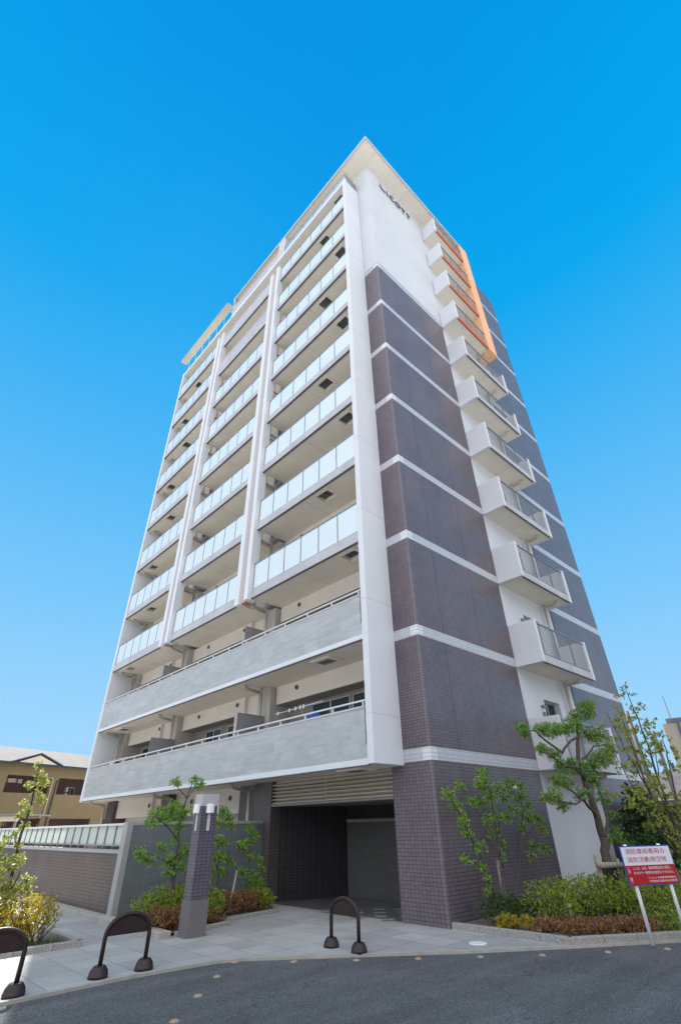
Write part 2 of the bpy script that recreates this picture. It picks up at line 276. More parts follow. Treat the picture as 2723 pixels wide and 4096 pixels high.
# ---------------------------------------------------------------- mesh helpers
class G:
    def __init__(s): s.v = []; s.f = []
    def box(s, x0, x1, y0, y1, z0, z1):
        i = len(s.v); s.v += [(x0, y0, z0), (x1, y0, z0), (x1, y1, z0), (x0, y1, z0), (x0, y0, z1), (x1, y0, z1), (x1, y1, z1), (x0, y1, z1)]
        s.f += [(i, i+3, i+2, i+1), (i+4, i+5, i+6, i+7), (i, i+1, i+5, i+4), (i+1, i+2, i+6, i+5), (i+2, i+3, i+7, i+6), (i+3, i, i+4, i+7)]; return s
    def obox(s, o, e, n, u0, u1, w0, w1, z0, z1):   # box in a frame: origin o, along e, outward n
        i = len(s.v)
        for z in (z0, z1):
            for a, b in ((u0, w0), (u1, w0), (u1, w1), (u0, w1)): s.v.append((o[0]+e[0]*a+n[0]*b, o[1]+e[1]*a+n[1]*b, z))
        s.f += [(i, i+3, i+2, i+1), (i+4, i+5, i+6, i+7), (i, i+1, i+5, i+4), (i+1, i+2, i+6, i+5), (i+2, i+3, i+7, i+6), (i+3, i, i+4, i+7)]; return s
    def prism(s, poly, z0, z1):
        i = len(s.v); n = len(poly)
        s.v += [(p[0], p[1], z0) for p in poly] + [(p[0], p[1], z1) for p in poly]
        s.f += [tuple(i+n-1-j for j in range(n)), tuple(i+n+j for j in range(n))] + [(i+j, i+(j+1) % n, i+n+(j+1) % n, i+n+j) for j in range(n)]; return s
    def sheet(s, poly, z):
        i = len(s.v); s.v += [(p[0], p[1], z) for p in poly]; s.f.append(tuple(range(i, i+len(poly)))); return s
    def quad(s, *p):
        i = len(s.v); s.v += [tuple(q) for q in p]; s.f.append(tuple(range(i, i+len(p)))); return s
    def tube(s, pts, rad, n=8, cap=True):
        pts = [Vector(p) for p in pts]; rad = rad if isinstance(rad, (list, tuple)) else [rad]*len(pts); base = len(s.v); prev = None
        for j, p in enumerate(pts):
            d = (pts[min(j+1, len(pts)-1)] - pts[max(j-1, 0)]).normalized()
            a = prev - d*prev.dot(d) if prev is not None else d.orthogonal()
            if a.length < 1e-6: a = d.orthogonal()
            a.normalize(); prev = a; b = d.cross(a)
            for q in range(n):
                t = 2*math.pi*q/n; s.v.append(tuple(p + (a*math.cos(t) + b*math.sin(t))*rad[j]))
        for j in range(len(pts)-1):
            for q in range(n):
                s.f.append((base+j*n+q, base+j*n+(q+1) % n, base+(j+1)*n+(q+1) % n, base+(j+1)*n+q))
        if cap: s.f += [tuple(base+n-1-q for q in range(n)), tuple(base+(len(pts)-1)*n+q for q in range(n))]
        return s
    def lathe(s, c, prof, n=20, sx=1, sy_=1):
        base = len(s.v)
        for r, z in prof:
            for q in range(n): t = 2*math.pi*q/n; s.v.append((c[0]+r*sx*math.cos(t), c[1]+r*sy_*math.sin(t), c[2]+z))
        for j in range(len(prof)-1):
            for q in range(n): s.f.append((base+j*n+q, base+j*n+(q+1) % n, base+(j+1)*n+(q+1) % n, base+(j+1)*n+q))
        s.f += [tuple(base+n-1-q for q in range(n)), tuple(base+(len(prof)-1)*n+q for q in range(n))]; return s
    def leaf(s, c, d, up, L, W):
        side = d.cross(up)
        if side.length < 1e-4: side = d.orthogonal()
        side.normalize(); i = len(s.v); m = c + d*(L*0.5)
        nrm = side.cross(d)*(W*0.25)
        s.v += [tuple(c), tuple(m+side*W*0.5+nrm), tuple(c+d*L), tuple(m-side*W*0.5+nrm)]; s.f += [(i, i+1, i+2), (i, i+2, i+3)]
    def build(s, name, mat, parent=None, smooth=False, bevel=0.0, loc=None):
        me = bpy.data.meshes.new(name); me.from_pydata(s.v, [], s.f); me.update()
        me.materials.append(M[mat] if isinstance(mat, str) else mat)
        if smooth:
            for p in me.polygons: p.use_smooth = True
        o = bpy.data.objects.new(name, me); COL.objects.link(o)
        if parent: o.parent = parent
        if loc: o.location = loc
        if bevel:
            bv = o.modifiers.new('bevel', 'BEVEL'); bv.width = bevel; bv.segments = 2; bv.limit_method = 'ANGLE'
        return o
def thing(name, label, cat, loc=(0, 0, 0), rz=0.0, group=None):
    o = bpy.data.objects.new(name, None); o.empty_display_size = 0.3; COL.objects.link(o); o.location = loc; o.rotation_euler = (0, 0, rz)
    tag(o, label, cat, group); return o
def tag(o, label, cat, group=None, kind=None):
    o['label'] = label; o['category'] = cat
    if group: o['group'] = group
    if kind: o['kind'] = kind
    return o
def struct(o): o['kind'] = 'structure'; return o
def copy_tree(o, parent=None):
    c = o.copy(); COL.objects.link(c)
    if parent: c.parent = parent
    for ch in list(o.children): copy_tree(ch, c)
    return c

# ---------------------------------------------------------------- ground, road, paving
g = G(); g.sheet([(-900, -900), (900, -900), (900, 900), (-900, 900)], -0.09); struct(g.build('ground', 'ground'))
KL = [(-40, 1.25), (-7.3, 1.22), (-5.6, 1.27), (-4.45, 1.15), (-4.05, 0.98), (-3.3, 0.35), (-2.4, -0.42), (-1.39, -1.30), (0.12, -2.44), (1.77, -3.60), (9.0, -8.86), (40, -31.4)]
def off(pl, d):
    o = []
    for i, p in enumerate(pl):
        a = Vector(pl[max(i-1, 0)]); b = Vector(pl[min(i+1, len(pl)-1)]); t = (b-a).normalized(); o.append((p[0]-t.y*d, p[1]+t.x*d))
    return o
far_edge = off(KL, -11)
g = G(); g.sheet(list(reversed(KL)) + far_edge, -0.03); struct(g.build('road', 'asphalt'))
g = G(); ki = off(KL, 0.085)
for i in range(len(KL)-2):
    g.prism([KL[i], KL[i+1], ki[i+1], ki[i]], -0.05, 0.006)
struct(g.build('kerb', 'kerb'))
pv = off(KL, 0.085)[:9]
g = G(); g.sheet(list(pv) + [(0.2, 0.3), (3.0, 1.0), (3.0, 6.0), (0.6, 40), (-40, 40)], 0.0); struct(g.build('pavement', 'paving'))

# ---------------------------------------------------------------- the tower
XT1, XT2, XEND, YL, RZ = 4.90, 8.69, 13.45, 19.50, 33.94
tower = thing('apartment_tower', 'tall twelve storey apartment tower in white and purple brown tile with glazed balconies', 'building')
ZT = S0 + 7*H + 0.27
g = G(); g.box(0, XT1, 0, 0.4, -0.1, ZT).box(0, 0.45, 0.4, 1.22, -0.1, ZT); g.build('tiled_wall', 'tile', tower)
g = G(); g.box(XT2, XEND, 0, 0.4, -0.1, 34.4).box(XEND-0.4, XEND, 0.4, YL, -0.1, 34.4); g.build('tiled_wall', 'tile', tower)
g = G(); g.box(0.012, XT1, 0.012, 0.4, ZT, RZ).box(0.012, 0.45, 0.4, 1.22, ZT, RZ); g.build('plaster_wall', 'white_stain', tower)
g = G(); g.box(-0.01, XT1, -0.012, 0.0, ZT, ZT+0.05).box(-0.012, 0.0, 0.0, 0.8, ZT, ZT+0.05); g.build('wall_trim', 'capw', tower)
g = G()   # white wall strip with a door opening on each storey
g.box(XT1, 6.33, 0.03, 0.4, -0.1, RZ).box(7.42, XT2, 0.03, 0.4, -0.1, RZ)
for i in range(11):
    zb = S0+i*H
    top = zb+2.12
    nxt = S0+(i+1)*H+0.15 if i < 10 else RZ
    g.box(6.33, 7.42, 0.03, 0.4, top, nxt)
g.box(6.33, 7.42, 0.03, 0.4, -0.1, S0+0.15)
g.build('plaster_wall', 'white_stain', tower)
g = G(); g.box(1.3, XEND-0.4, 0.4, YL-0.1, 2.86, 33.9).box(2.9, XEND-0.4, 0.4, YL-0.1, -0.1, 2.86); g.build('core_wall', 'recess', tower)
for i in range(11):
    zb = S0+i*H+0.15
    f = G().box(6.33, 6.38, 0.2, 0.27, zb, zb+1.97).box(7.37, 7.42, 0.2, 0.27, zb, zb+1.97).box(6.84, 6.90, 0.21, 0.26, zb, zb+1.92).box(6.38, 7.37, 0.2, 0.27, zb+1.92, zb+1.97).build('door_frame', 'bar', tower)
    G().box(6.38, 6.84, 0.235, 0.25, zb, zb+1.92).box(6.90, 7.37, 0.235, 0.25, zb, zb+1.92).build('pane', 'glass', f)
# corner pilaster and the left end fin
g = G(); g.box(-1.03, 0.0, 0.806, 1.01, B, 31.72); pil = g.build('corner_pilaster', 'white', tower, bevel=0.012)
g = G()
for i in range(10): zz = B+1.05+i*H; g.box(-1.032, 0.0, 0.804, 1.012, zz, zz+0.012)
g.build('pilaster_joint', 'slab', pil)
g = G(); g.box(-1.03, 1.3, YL-0.22, YL, B-0.03, 31.9); g.build('end_fin', 'white', tower, bevel=0.01)
# paired fins with a coloured recess
FINS = [(6.55, 7.42), (12.84, 13.64)]
for (ya, yb) in FINS:
    z0, z1 = B+2*H-0.06, B+9*H+1.45
    g = G(); g.box(-1.16, -0.78, ya, ya+0.25, z0, z1); g.build('vertical_fin', 'white', tower, bevel=0.01)
    g = G(); g.box(-1.16, -0.78, yb-0.28, yb, z0-0.04, z1-0.1); g.build('vertical_fin', 'white', tower, bevel=0.01)
    g = G(); g.box(-0.98, -0.80, ya+0.25, yb-0.28, z0+0.02, z1-0.15); rec = g.build('fin_recess', 'pinkish', tower)
    G().box(-1.05, -0.80, ya+0.25, yb-0.28, z0+0.0, z0+0.02).build('recess_base', 'salmon', rec)

def ywall(g, x, y0, y1, z0, z1, depth=0.3): g.box(x, x+depth, y0, y1, z0, z1)
# recess walls behind the balconies, each storey
MOD = [(0.0, 1.22, 2.30, 6.62), (6.7, 8.59, 9.20, 13.30), (13.4, 15.42, 16.10, 18.85)]
COLS = [(6.62, 7.40), (13.30, 14.00), (18.85, 19.28)]
for fl in range(2, 13):
    zb = B+(fl-2)*H; zs = zb+H if fl < 12 else 33.93; ft = zb+0.20
    g = G()
    for i, (p0, w0, r0, r1) in enumerate(MOD):
        if fl == 12 and i == 2: continue
        if i: g.box(0.56, 1.3, COLS[i-1][1], w0, ft, zs)        # plain wall
        if r0 > w0: g.box(0.42, 1.3, w0, r0, ft, zs)
        g.box(0.42, 1.0, r0, r1, zs-0.57, zs)                   # beam over the recess
        G().box(1.0, 1.3, r0, r1, ft, zs-0.585).box(0.424, 1.3, r0+.002, r1-.002, zs-0.585, zs-0.571).build('recess_wall', 'recess_shade', tower)  # back wall, and a thin plate that paints the shade under the beam
    g.build('balcony_wall', 'recess', tower)
    for i, (c0, c1) in enumerate(COLS):
        if fl == 12 and i == 2: continue
        G().box(0.20, 1.3, c0+0.06, c1, ft, zs).build('column', 'column', tower)
    # sliding windows
    for i, (wa, wb) in enumerate([(3.55, 5.37), (2.35, 3.46), (10.94, 12.19), (9.3, 10.5), (16.9, 18.3)]):
        if fl == 12: continue
        zt = zs-0.68; x = 0.955
        f = G().box(x, x+0.045, wa, wa+0.05, ft, zt).box(x, x+0.045, wb-0.05, wb, ft, zt).box(x, x+0.045, wa+0.05, wb-0.05, zt-0.05, zt).box(x+0.005, x+0.04, (wa+wb)/2-0.03, (wa+wb)/2+0.03, ft, zt-0.05).build('sliding_window', 'pipe', tower)
        G().box(x+0.02, x+0.03, wa+0.05, (wa+wb)/2-0.03, ft, zt-0.05).box(x+0.02, x+0.03, (wa+wb)/2+0.03, wb-0.05, ft, zt-0.05).build('pane', 'glass', f)
    if fl <= 6:
        for (yy, rr) in ((5.5, .085), (9.05, .085), (11.92, .085), (15.52, .085)):
            v = G().tube([(0.42, yy, zs-0.2), (0.385, yy, zs-0.2)], [rr, rr*0.92], 18).build('round_vent', 'grey', tower)
            G().tube([(0.387, yy, zs-0.2), (0.380, yy, zs-0.2)], rr*0.62, 16).build('grille', 'black', v)
    # downpipes with an elbow under the slab
    for yy in (6.98, 13.42, 19.05):
        if fl == 12 and yy > 14: continue
        g = G(); g.tube([(0.02, yy, ft), (0.02, yy, zs-0.16)], 0.055, 10).tube([(0.02, yy, zs-0.18), (-0.55, yy, zs-0.12), (-0.62, yy, zs-0.08), (-0.64, yy, zs+0.01)], 0.05, 10)
        g.tube([(0.02, yy, zs-0.02), (0.02, yy, zs-0.24)], 0.068, 10).tube([(-0.64, yy, zs-0.04), (-0.6, yy, zs-0.11)], 0.064, 10)
        g.tube([(0.02, yy, ft+0.9), (0.02, yy, ft+0.93)], 0.065, 10)
        g.build('downpipe', 'pipe', tower, smooth=True)

def glass_run(parent, y0, y1, n, zb, zt, x=-0.955, mat='frost', one=False):
    w = (y1-y0)/n
    gp = G()
    for i in range(n+1): yy = y0+i*w; gp.box(x-0.012, x+0.03, yy-0.016, yy+0.016, zb, zt)
    gp.box(x-0.02, x+0.035, y0-0.016, y1+0.016, zt, zt+0.045).box(x-0.006, x+0.02, y0, y1, zb-0.002, zb+0.03)
    gp.build('railing_frame', 'alu', parent)
    if one:
        g = G()
        for i in range(n): g.box(x, x+0.012, y0+i*w+0.016, y0+(i+1)*w-0.016, zb+0.03, zt)
        g.build('glass_panel', mat, parent); return
    for i in range(n):
        G().box(x, x+0.012, y0+i*w+0.016, y0+(i+1)*w-0.016, zb+0.03, zt).build('glass_panel', mat, parent)
def hatch(parent, yc, xc, z, lit):
    g = G(); a, b = 0.48, 0.36
    # shallow funnel round the hatch, open downwards
    o = [(xc-b, yc-a), (xc+b, yc-a), (xc+b, yc+a), (xc-b, yc+a)]; i_ = [(xc-b*.62, yc-a*.62), (xc+b*.62, yc-a*.62), (xc+b*.62, yc+a*.62), (xc-b*.62, yc+a*.62)]
    g.box(xc-b, xc+b, yc-a, yc-a*.66, z-0.035, z-0.003).box(xc-b, xc+b, yc+a*.66, yc+a, z-0.035, z-0.003).box(xc-b, xc-b*.66, yc-a*.66, yc+a*.66, z-0.035, z-0.003).box(xc+b*.66, xc+b, yc-a*.66, yc+a*.66, z-0.035, z-0.003)
    h = g.build('escape_hatch', 'soffit', parent)
    return h
BAYS = [('A', 1.0, 6.56, 6), ('B', 7.42, 12.84, 6), ('C', 13.64, 19.29, 6)]
hz = 0
for fl in range(4, 13):
    zb = B+(fl-2)*H
    for bay, y0, y1, n in BAYS:
        if fl == 12: continue
        yc = None
        if bay == 'A': yc = 3.0 if fl % 2 else 1.78
        if bay == 'C': yc = 17.0 if fl % 2 else 18.1
        s = G()
        # slab with a real opening for the hatch
        if yc is None: s.box(-0.88, 1.3, y0, y1, zb, zb+0.19)
        else:
            xa, xb, ya, yb = -0.72, -0.28, yc-0.30, yc+0.30
            s.box(-0.88, xa, y0, y1, zb, zb+0.19).box(xb, 1.3, y0, y1, zb, zb+0.19).box(xa, xb, y0, ya, zb, zb+0.19).box(xa, xb, yb, y1, zb, zb+0.19)
        bal = s.build('balcony', 'soffit', tower)
        G().box(-1.0, -0.88, y0, y1, zb, zb+0.33).build('slab_edge', 'slab', bal)
        G().box(-1.004, -0.93, y0, y1, zb-0.028, zb).build('drip_edge', 'drip', bal)
        ym = (y0+y1)/2; G().box(-0.86, 0.4, ym-0.008, ym+0.008, zb-0.003, zb+0.001).build('soffit_joint', 'slab', bal)
        if yc is not None:
            G().box(xa+0.01, xb-0.01, ya+0.01, yb-0.01, zb+0.10, zb+0.13).box(xa+0.06, xb-0.06, ya+0.28, ya+0.32, zb+0.07, zb+0.1).build('escape_hatch', 'hatch', bal)
            fr = G()
            fr.box(xa-0.14, xa, ya-0.10, yb+0.10, zb-0.02, zb-0.002).box(xb, xb+0.14, ya-0.10, yb+0.10, zb-0.02, zb-0.002).box(xa, xb, ya-0.10, ya, zb-0.02, zb-0.002).box(xa, xb, yb, yb+0.10, zb-0.02, zb-0.002)
            fr.build('hatch_collar', 'soffit', bal)
        if bay == 'B' and fl >= 10:
            G().box(-0.965, -0.86, y0+0.003, y1-0.003, zb+0.33, zb+1.33).build('parapet', 'tile_lilac', bal)
            G().box(-1.0, -0.84, y0, y1, zb+1.33, zb+1.39).build('parapet_cap', 'capw', bal)
        else:
            glass_run(bal, y0+0.03, y1-0.03, n, zb+0.35, zb+1.36, one=(bay == 'C'))
# storeys two and three: stone parapets the whole width
for fl in (2, 3):
    zb = B+(fl-2)*H
    s = G(); y0, y1 = 1.01, YL-0.22
    bal = s.box(-0.86, 1.3, y0, y1, zb, zb+0.19).build('balcony', 'soffit', tower)
    g = G().box(-0.97, -0.86, 1.10, y1, zb+0.12, zb+1.22).box(-0.97, -0.86, 1.01, 1.10, zb+0.12, zb+0.42); g.build('parapet', 'stone_pale', bal)
    G().box(-0.85, -0.80, 1.01, 1.12, zb+0.42, zb+1.2).build('parapet_end_panel', 'grey', bal)
    G().box(-0.985, -0.83, 1.10, y1, zb+1.22, zb+1.265).build('parapet_cap', 'capw', bal)
    G().box(-0.99, -0.86, 1.01, y1, zb-0.005, zb+0.12).build('slab_edge', 'white', bal)
    G().box(-0.994, -0.93, 1.01, y1, zb-0.03, zb-0.005).build('drip_edge', 'drip', bal)
    hr = G().box(-0.955, -0.90, 1.01, y1, zb+1.375, zb+1.41)
    for i in range(17):
        yy = 1.17+i*1.105
        if yy < y1: hr.box(-0.945, -0.905, yy-0.02, yy+0.02, zb+1.265, zb+1.375)
    hr.build('handrail', 'alu_light', bal)
    for yc in ((3.1, 17.6) if fl == 3 else (2.0,)):
        G().box(-0.70, -0.10, yc-0.42, yc+0.42, zb-0.045, zb-0.003).build('hatch_collar', 'recess', bal)
        G().box(-0.56, -0.24, yc-0.26, yc+0.26, zb-0.052, zb-0.045).build('escape_hatch', 'hatch', bal)
    for yc in (6.9, 13.25):
        sc = G().box(-0.86, 0.12, yc-0.012, yc+0.012, zb+0.35, zb+1.95).build('partition_screen', 'screen', bal)
        G().box(-0.885, -0.855, yc-0.02, yc+0.02, zb+0.2, zb+1.97).box(-0.86, 0.12, yc-0.018, yc+0.018, zb+1.95, zb+1.975).box(0.12, 0.15, yc-0.02, yc+0.02, zb+0.2, zb+1.97).build('screen_frame', 'alu', sc)
# balcony wing walls continuing the columns above storey four inside each bay
# storey twelve
zb = 31.62
s12 = G().box(-0.9, 1.3, 1.01, 12.55, zb, zb+0.28).build('balcony', 'soffit', tower)
G().box(-1.0, -0.9, 0.81, 12.56, zb, zb+0.33).build('slab_edge', 'white', s12)
G().box(-1.0, 1.3, 12.56, YL-0.22, zb+0.02, zb+0.26).build('roof_slab', 'soffit', s12)
G().box(-0.70, -0.26, 1.5, 2.06, zb-0.02, zb-0.004).build('escape_hatch', 'hatch', s12)
for yj in (4.0, 7.3, 10.6, 13.9, 17.2): G().box(-0.88, 0.4, yj-0.008, yj+0.008, zb-0.003, zb+0.001).build('soffit_joint', 'slab', s12)
glass_run(s12, 0.85, 6.40, 6, zb+0.34, zb+0.98, mat='frost_blue')
sr_ = G().box(-0.94, -0.10, 0.86, 0.875, zb+0.34, zb+0.94).build('glass_panel', 'screen', s12)
G().box(-0.96, -0.08, 0.85, 0.885, zb+0.94, zb+0.98).box(-0.11, -0.08, 0.85, 0.885, zb+0.1, zb+0.94).build('railing_frame', 'alu', s12)
g = G().box(-0.96, 0.42, 6.46, 7.13, zb+0.33, RZ-0.01); bx = g.build('service_box', 'white', tower)
g = G()
for i in range(4): yy = 6.56+i*0.15; g.box(-0.972, -0.96, yy, yy+0.08, zb+0.4, RZ-0.15)
g.build('rib', 'capw', bx)
G().box(-0.96, -0.86, 7.13, 12.35, zb+0.33, zb+1.30).build('parapet', 'tile_lilac', s12)
G().box(-0.99, -0.83, 7.13, 12.37, zb+1.30, zb+1.35).build('parapet_cap', 'capw', s12)
G().box(-0.96, 0.42, 12.37, 12.55, zb+0.30, RZ).build('end_wall', 'slab', tower)
# roof canopy
cn = G().prism([(-0.93, -0.84), (7.85, -0.84), (7.85, 0.0), (XT2, 0.0), (XT2, 12.55), (-0.93, 12.55)], RZ, RZ+0.05).build('roof_canopy', 'soffit', tower)
G().box(-0.99, 7.9, -0.90, -0.84, RZ-0.035, RZ+0.16).box(-0.99, -0.93, -0.84, 12.6, RZ-0.035, RZ+0.16).box(-0.93, 8.0, -0.84, 12.6, RZ+0.06, RZ+0.15).build('roof_fascia', 'capw', cn)
g = G()
for xx in (-0.02, 1.05, 2.9, 4.75, 6.6): g.box(xx-0.006, xx+0.006, -0.84, 0.0, RZ-0.003, RZ+0.001)
for yy in (1.15, 4.2, 7.3, 10.4): g.box(-0.93, 0.0 if yy < 1.2 else 0.42, yy-0.006, yy+0.006, RZ-0.003, RZ+0.001)
g.build('soffit_joint', 'slab', cn)
# lower canopy strip over the left bay, on slim posts
lc = G().box(-1.22, -0.76, 13.05, 20.2, 33.9, 34.0).build('side_canopy', 'canopy_grey', tower)
g = G()
for i in range(6): yy = 14.2+i*1.08; g.tube([(-0.76, yy, 33.9), (-0.76, yy, 33.86), (-0.62, yy, 31.94)], 0.014, 6)
g.build('strut', 'alu_light', lc)
G().box(-0.76, -0.735, 13.05, 20.2, 33.89, 33.99).build('canopy_beam', 'capw', lc)

# ---- right-hand side balconies
for fl in range(2, 13):
    zb = S0+(fl-2)*H; top = zb+1.36
    orange = fl >= 9
    bal = G().box(5.05, 8.55, -0.82, 0.03, zb+0.012, zb+0.17).build('side_balcony', 'soffit', tower)
    G().box(4.91, 5.05, -0.93, 0.0, zb, top).build('side_panel', 'white', bal, bevel=0.008)
    if not orange: G().box(8.55, 8.69, -0.93, 0.0, zb, top).build('side_panel', 'white', bal, bevel=0.008)
    xr = 7.86 if orange else 8.55
    G().box(5.05, xr, -0.92, -0.82, zb+0.002, zb+0.24).build('slab_edge', 'salmon' if orange else 'slab', bal)
    G().box(5.05, xr, -0.905, -0.86, zb-0.02, zb+0.002).build('drip_edge', 'salmon' if orange else 'drip', bal)
    G().box(6.79, 6.81, -0.82, 0.0, zb+0.009, zb+0.012).build('soffit_joint', 'slab', bal)
    r = G(); x = 5.11
    while x < xr-0.03: r.box(x-0.007, x+0.007, -0.882, -0.868, zb+0.24, top-0.10); x += 0.105
    r.box(5.05, xr, -0.89, -0.86, zb+0.29, zb+0.315)
    r.build('railing', 'bar', bal)
    h = G().box(5.05, xr, -0.90, -0.85, top-0.10, top-0.06)
    for q in (1, 2): xx = 5.05+(xr-5.05)*q/3; h.box(xx-0.02, xx+0.02, -0.90, -0.86, zb+0.24, top-0.10)
    h.build('handrail', 'alu', bal)
    if fl <= 9:
        g = G(); g.tube([(7.95, -0.12, max(zb-2.7, 0.2)), (7.95, -0.12, zb-0.12)], 0.055, 10)
        g.tube([(7.95, -0.13, zb-0.14), (7.98, -0.55, zb-0.10), (7.98, -0.60, zb-0.06), (7.98, -0.62, zb+0.02)], 0.048, 10).tube([(7.95, -0.12, zb-0.04), (7.95, -0.12, zb-0.2)], 0.068, 10)
        g.build('downpipe', 'pipe', tower, smooth=True)
    lamp_ = G().tube([(6.10, 0.03, zb+1.88), (6.10, -0.05, zb+1.86), (6.10, -0.09, zb+1.84)], [.05, .05, .045], 12).build('wall_vent', 'alu', tower, smooth=True)
    G().box(6.05, 6.16, -0.05, 0.03, zb+1.58, zb+1.70).build('meter_box', 'alu', tower, bevel=0.01)
of = G().box(7.86, 8.69, -0.93, 0.0, S0+7*H, RZ+0.1).build('orange_frame', 'orange', tower, bevel=0.006)
G().box(8.50, 8.69, -0.90, 0.0, S0+7*H-0.02, S0+7*H).build('frame_base', 'orange', of)
g = G().lathe((3.25, -0.10, 2.33), [(0.05, 0), (0.09, 0.03), (0.08, 0.12), (0.04, 0.17)], 14); fl_ = g.build('floodlight', 'capw', tower, smooth=True)
G().box(3.22, 3.28, -0.1, 0.0, 2.36, 2.42).build('bracket', 'alu', fl_)

# ---- the name letters, each one a stroke of its own
def letter(strokes, r=0.031):
    g = G()
    for st in strokes:
        pts = [(x, -0.06, z) for x, z in st]
        g.tube(pts, r, 8)
    return g.build('name_letter', 'letter', tower, smooth=True)
def arc(cx, cz, rx, rz_, a0, a1, n=14): return [(cx+rx*math.cos(R(a0+(a1-a0)*i/n)), cz+rz_*math.sin(R(a0+(a1-a0)*i/n))) for i in range(n+1)]
zc = 32.83
letter([[(1.06, zc+0.30), (1.05, zc+0.05), (1.08, zc-0.14), (1.17, zc-0.25), (1.42, zc-0.27)]])
letter([[(1.60, zc+0.24), (1.59, zc+0.02), (1.61, zc-0.16), (1.68, zc-0.27)]])
letter([arc(2.06, zc-0.02, 0.21, 0.23, 50, 325)])
letter([arc(2.56, zc-0.02, 0.21, 0.23, 0, 360, 20)])
letter([[(2.90, zc+0.19), (3.24, zc+0.19)], [(3.07, zc+0.19), (3.06, zc-0.1), (3.10, zc-0.25)]])
letter([[(3.36, zc+0.19), (3.70, zc+0.19)], [(3.53, zc+0.19), (3.52, zc-0.1), (3.56, zc-0.25)]])

# ---- ground floor: entrance, louvre, pier, left part
E1 = 6.03
g = G().box(0.0, 0.35, E1, 6.90, -0.05, B); g.build('tiled_pier', 'tile_plain', tower)
lv = G().box(0.16, 0.18, 1.222, E1-0.002, 2.25, B-0.001).build('louvre', 'louvre', tower)
g = G()
for i in range(6):
    z = 2.262+i*0.092; ya, yb = 1.223, E1-0.003
    g.quad((0.03, ya, z), (0.03, yb, z), (0.03, yb, z+0.020), (0.03, ya, z+0.020))
    g.quad((0.03, ya, z+0.020), (0.03, yb, z+0.020), (0.15, yb, z+0.07), (0.15, ya, z+0.07)).quad((0.03, ya, z), (0.03, yb, z), (0.15, yb, z+0.035), (0.15, ya, z+0.035))
g.box(0.022, 0.028, 3.615, 3.635, 2.262, B-0.02)
g.build('slat', 'louvre', lv)
G().box(0.02, 3.0, 1.225, E1-0.003, 2.20, 2.245).build('entrance_ceiling', 'grey', tower)
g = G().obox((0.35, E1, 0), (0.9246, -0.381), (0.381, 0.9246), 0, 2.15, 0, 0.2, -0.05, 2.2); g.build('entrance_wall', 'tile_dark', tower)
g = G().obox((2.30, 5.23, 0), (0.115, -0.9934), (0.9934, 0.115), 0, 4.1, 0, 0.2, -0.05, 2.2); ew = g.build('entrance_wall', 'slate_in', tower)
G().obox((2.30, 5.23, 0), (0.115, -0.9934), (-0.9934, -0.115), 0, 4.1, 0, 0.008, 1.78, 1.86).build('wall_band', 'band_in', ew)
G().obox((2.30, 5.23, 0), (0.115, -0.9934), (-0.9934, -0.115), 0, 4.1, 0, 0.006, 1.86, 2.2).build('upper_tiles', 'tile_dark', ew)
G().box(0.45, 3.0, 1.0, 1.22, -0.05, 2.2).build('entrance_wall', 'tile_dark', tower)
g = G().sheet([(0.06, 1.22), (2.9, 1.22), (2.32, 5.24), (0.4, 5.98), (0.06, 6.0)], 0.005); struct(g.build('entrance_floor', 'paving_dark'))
g = G()
for (x, y) in ((0.25, 2.05), (0.62, 2.42), (0.95, 2.02), (1.0, 2.80), (0.30, 2.83), (-0.12, 2.44), (0.62, 1.65), (1.3, 2.4), (0.0, 3.6), (0.05, 1.65)):
    g.sheet([(x-0.19, y), (x, y-0.19), (x+0.19, y), (x, y+0.19)], 0.010)
struct(g.build('paving_inlay', 'slab_white'))
g = G().box(0.30, 0.6, 6.90, 8.2, -0.05, B).build('tiled_pier', 'tile_plain', tower)
g = G().box(0.42, 0.9, 8.2, 13.2, 2.1, B).box(0.56, 0.9, 13.2, 15.0, 0.0, B).box(0.42, 0.9, 15.0, 18.6, 2.16, B).box(0.9, 1.1, 8.2, 18.6, -0.05, B).build('ground_wall', 'recess', tower)
G().box(0.25, 0.9, 18.6, 19.45, -0.05, B).build('tiled_pier', 'tile_plain', tower)
G().box(0.1, 0.5, 12.9, 13.5, 0, B).build('tiled_pier', 'tile_plain', tower)
for yy in (7.25, 12.6, 19.1):
    g = G().tube([(0.0, yy-0.05, 0.0), (0.0, yy-0.05, B-0.16)], 0.055, 10).tube([(0.02, yy, B-0.18), (-0.55, yy, B-0.12), (-0.63, yy, B-0.08), (-0.64, yy, B)], 0.05, 10); g.build('downpipe', 'pipe', tower, smooth=True)
for yy in (8.95, 11.6, 15.2):
    v = G().tube([(0.42, yy, 2.55), (0.385, yy, 2.55)], [.085, .08], 18).build('round_vent', 'grey', tower)
    G().tube([(0.387, yy, 2.55), (0.380, yy, 2.55)], .05, 16).build('grille', 'black', v)

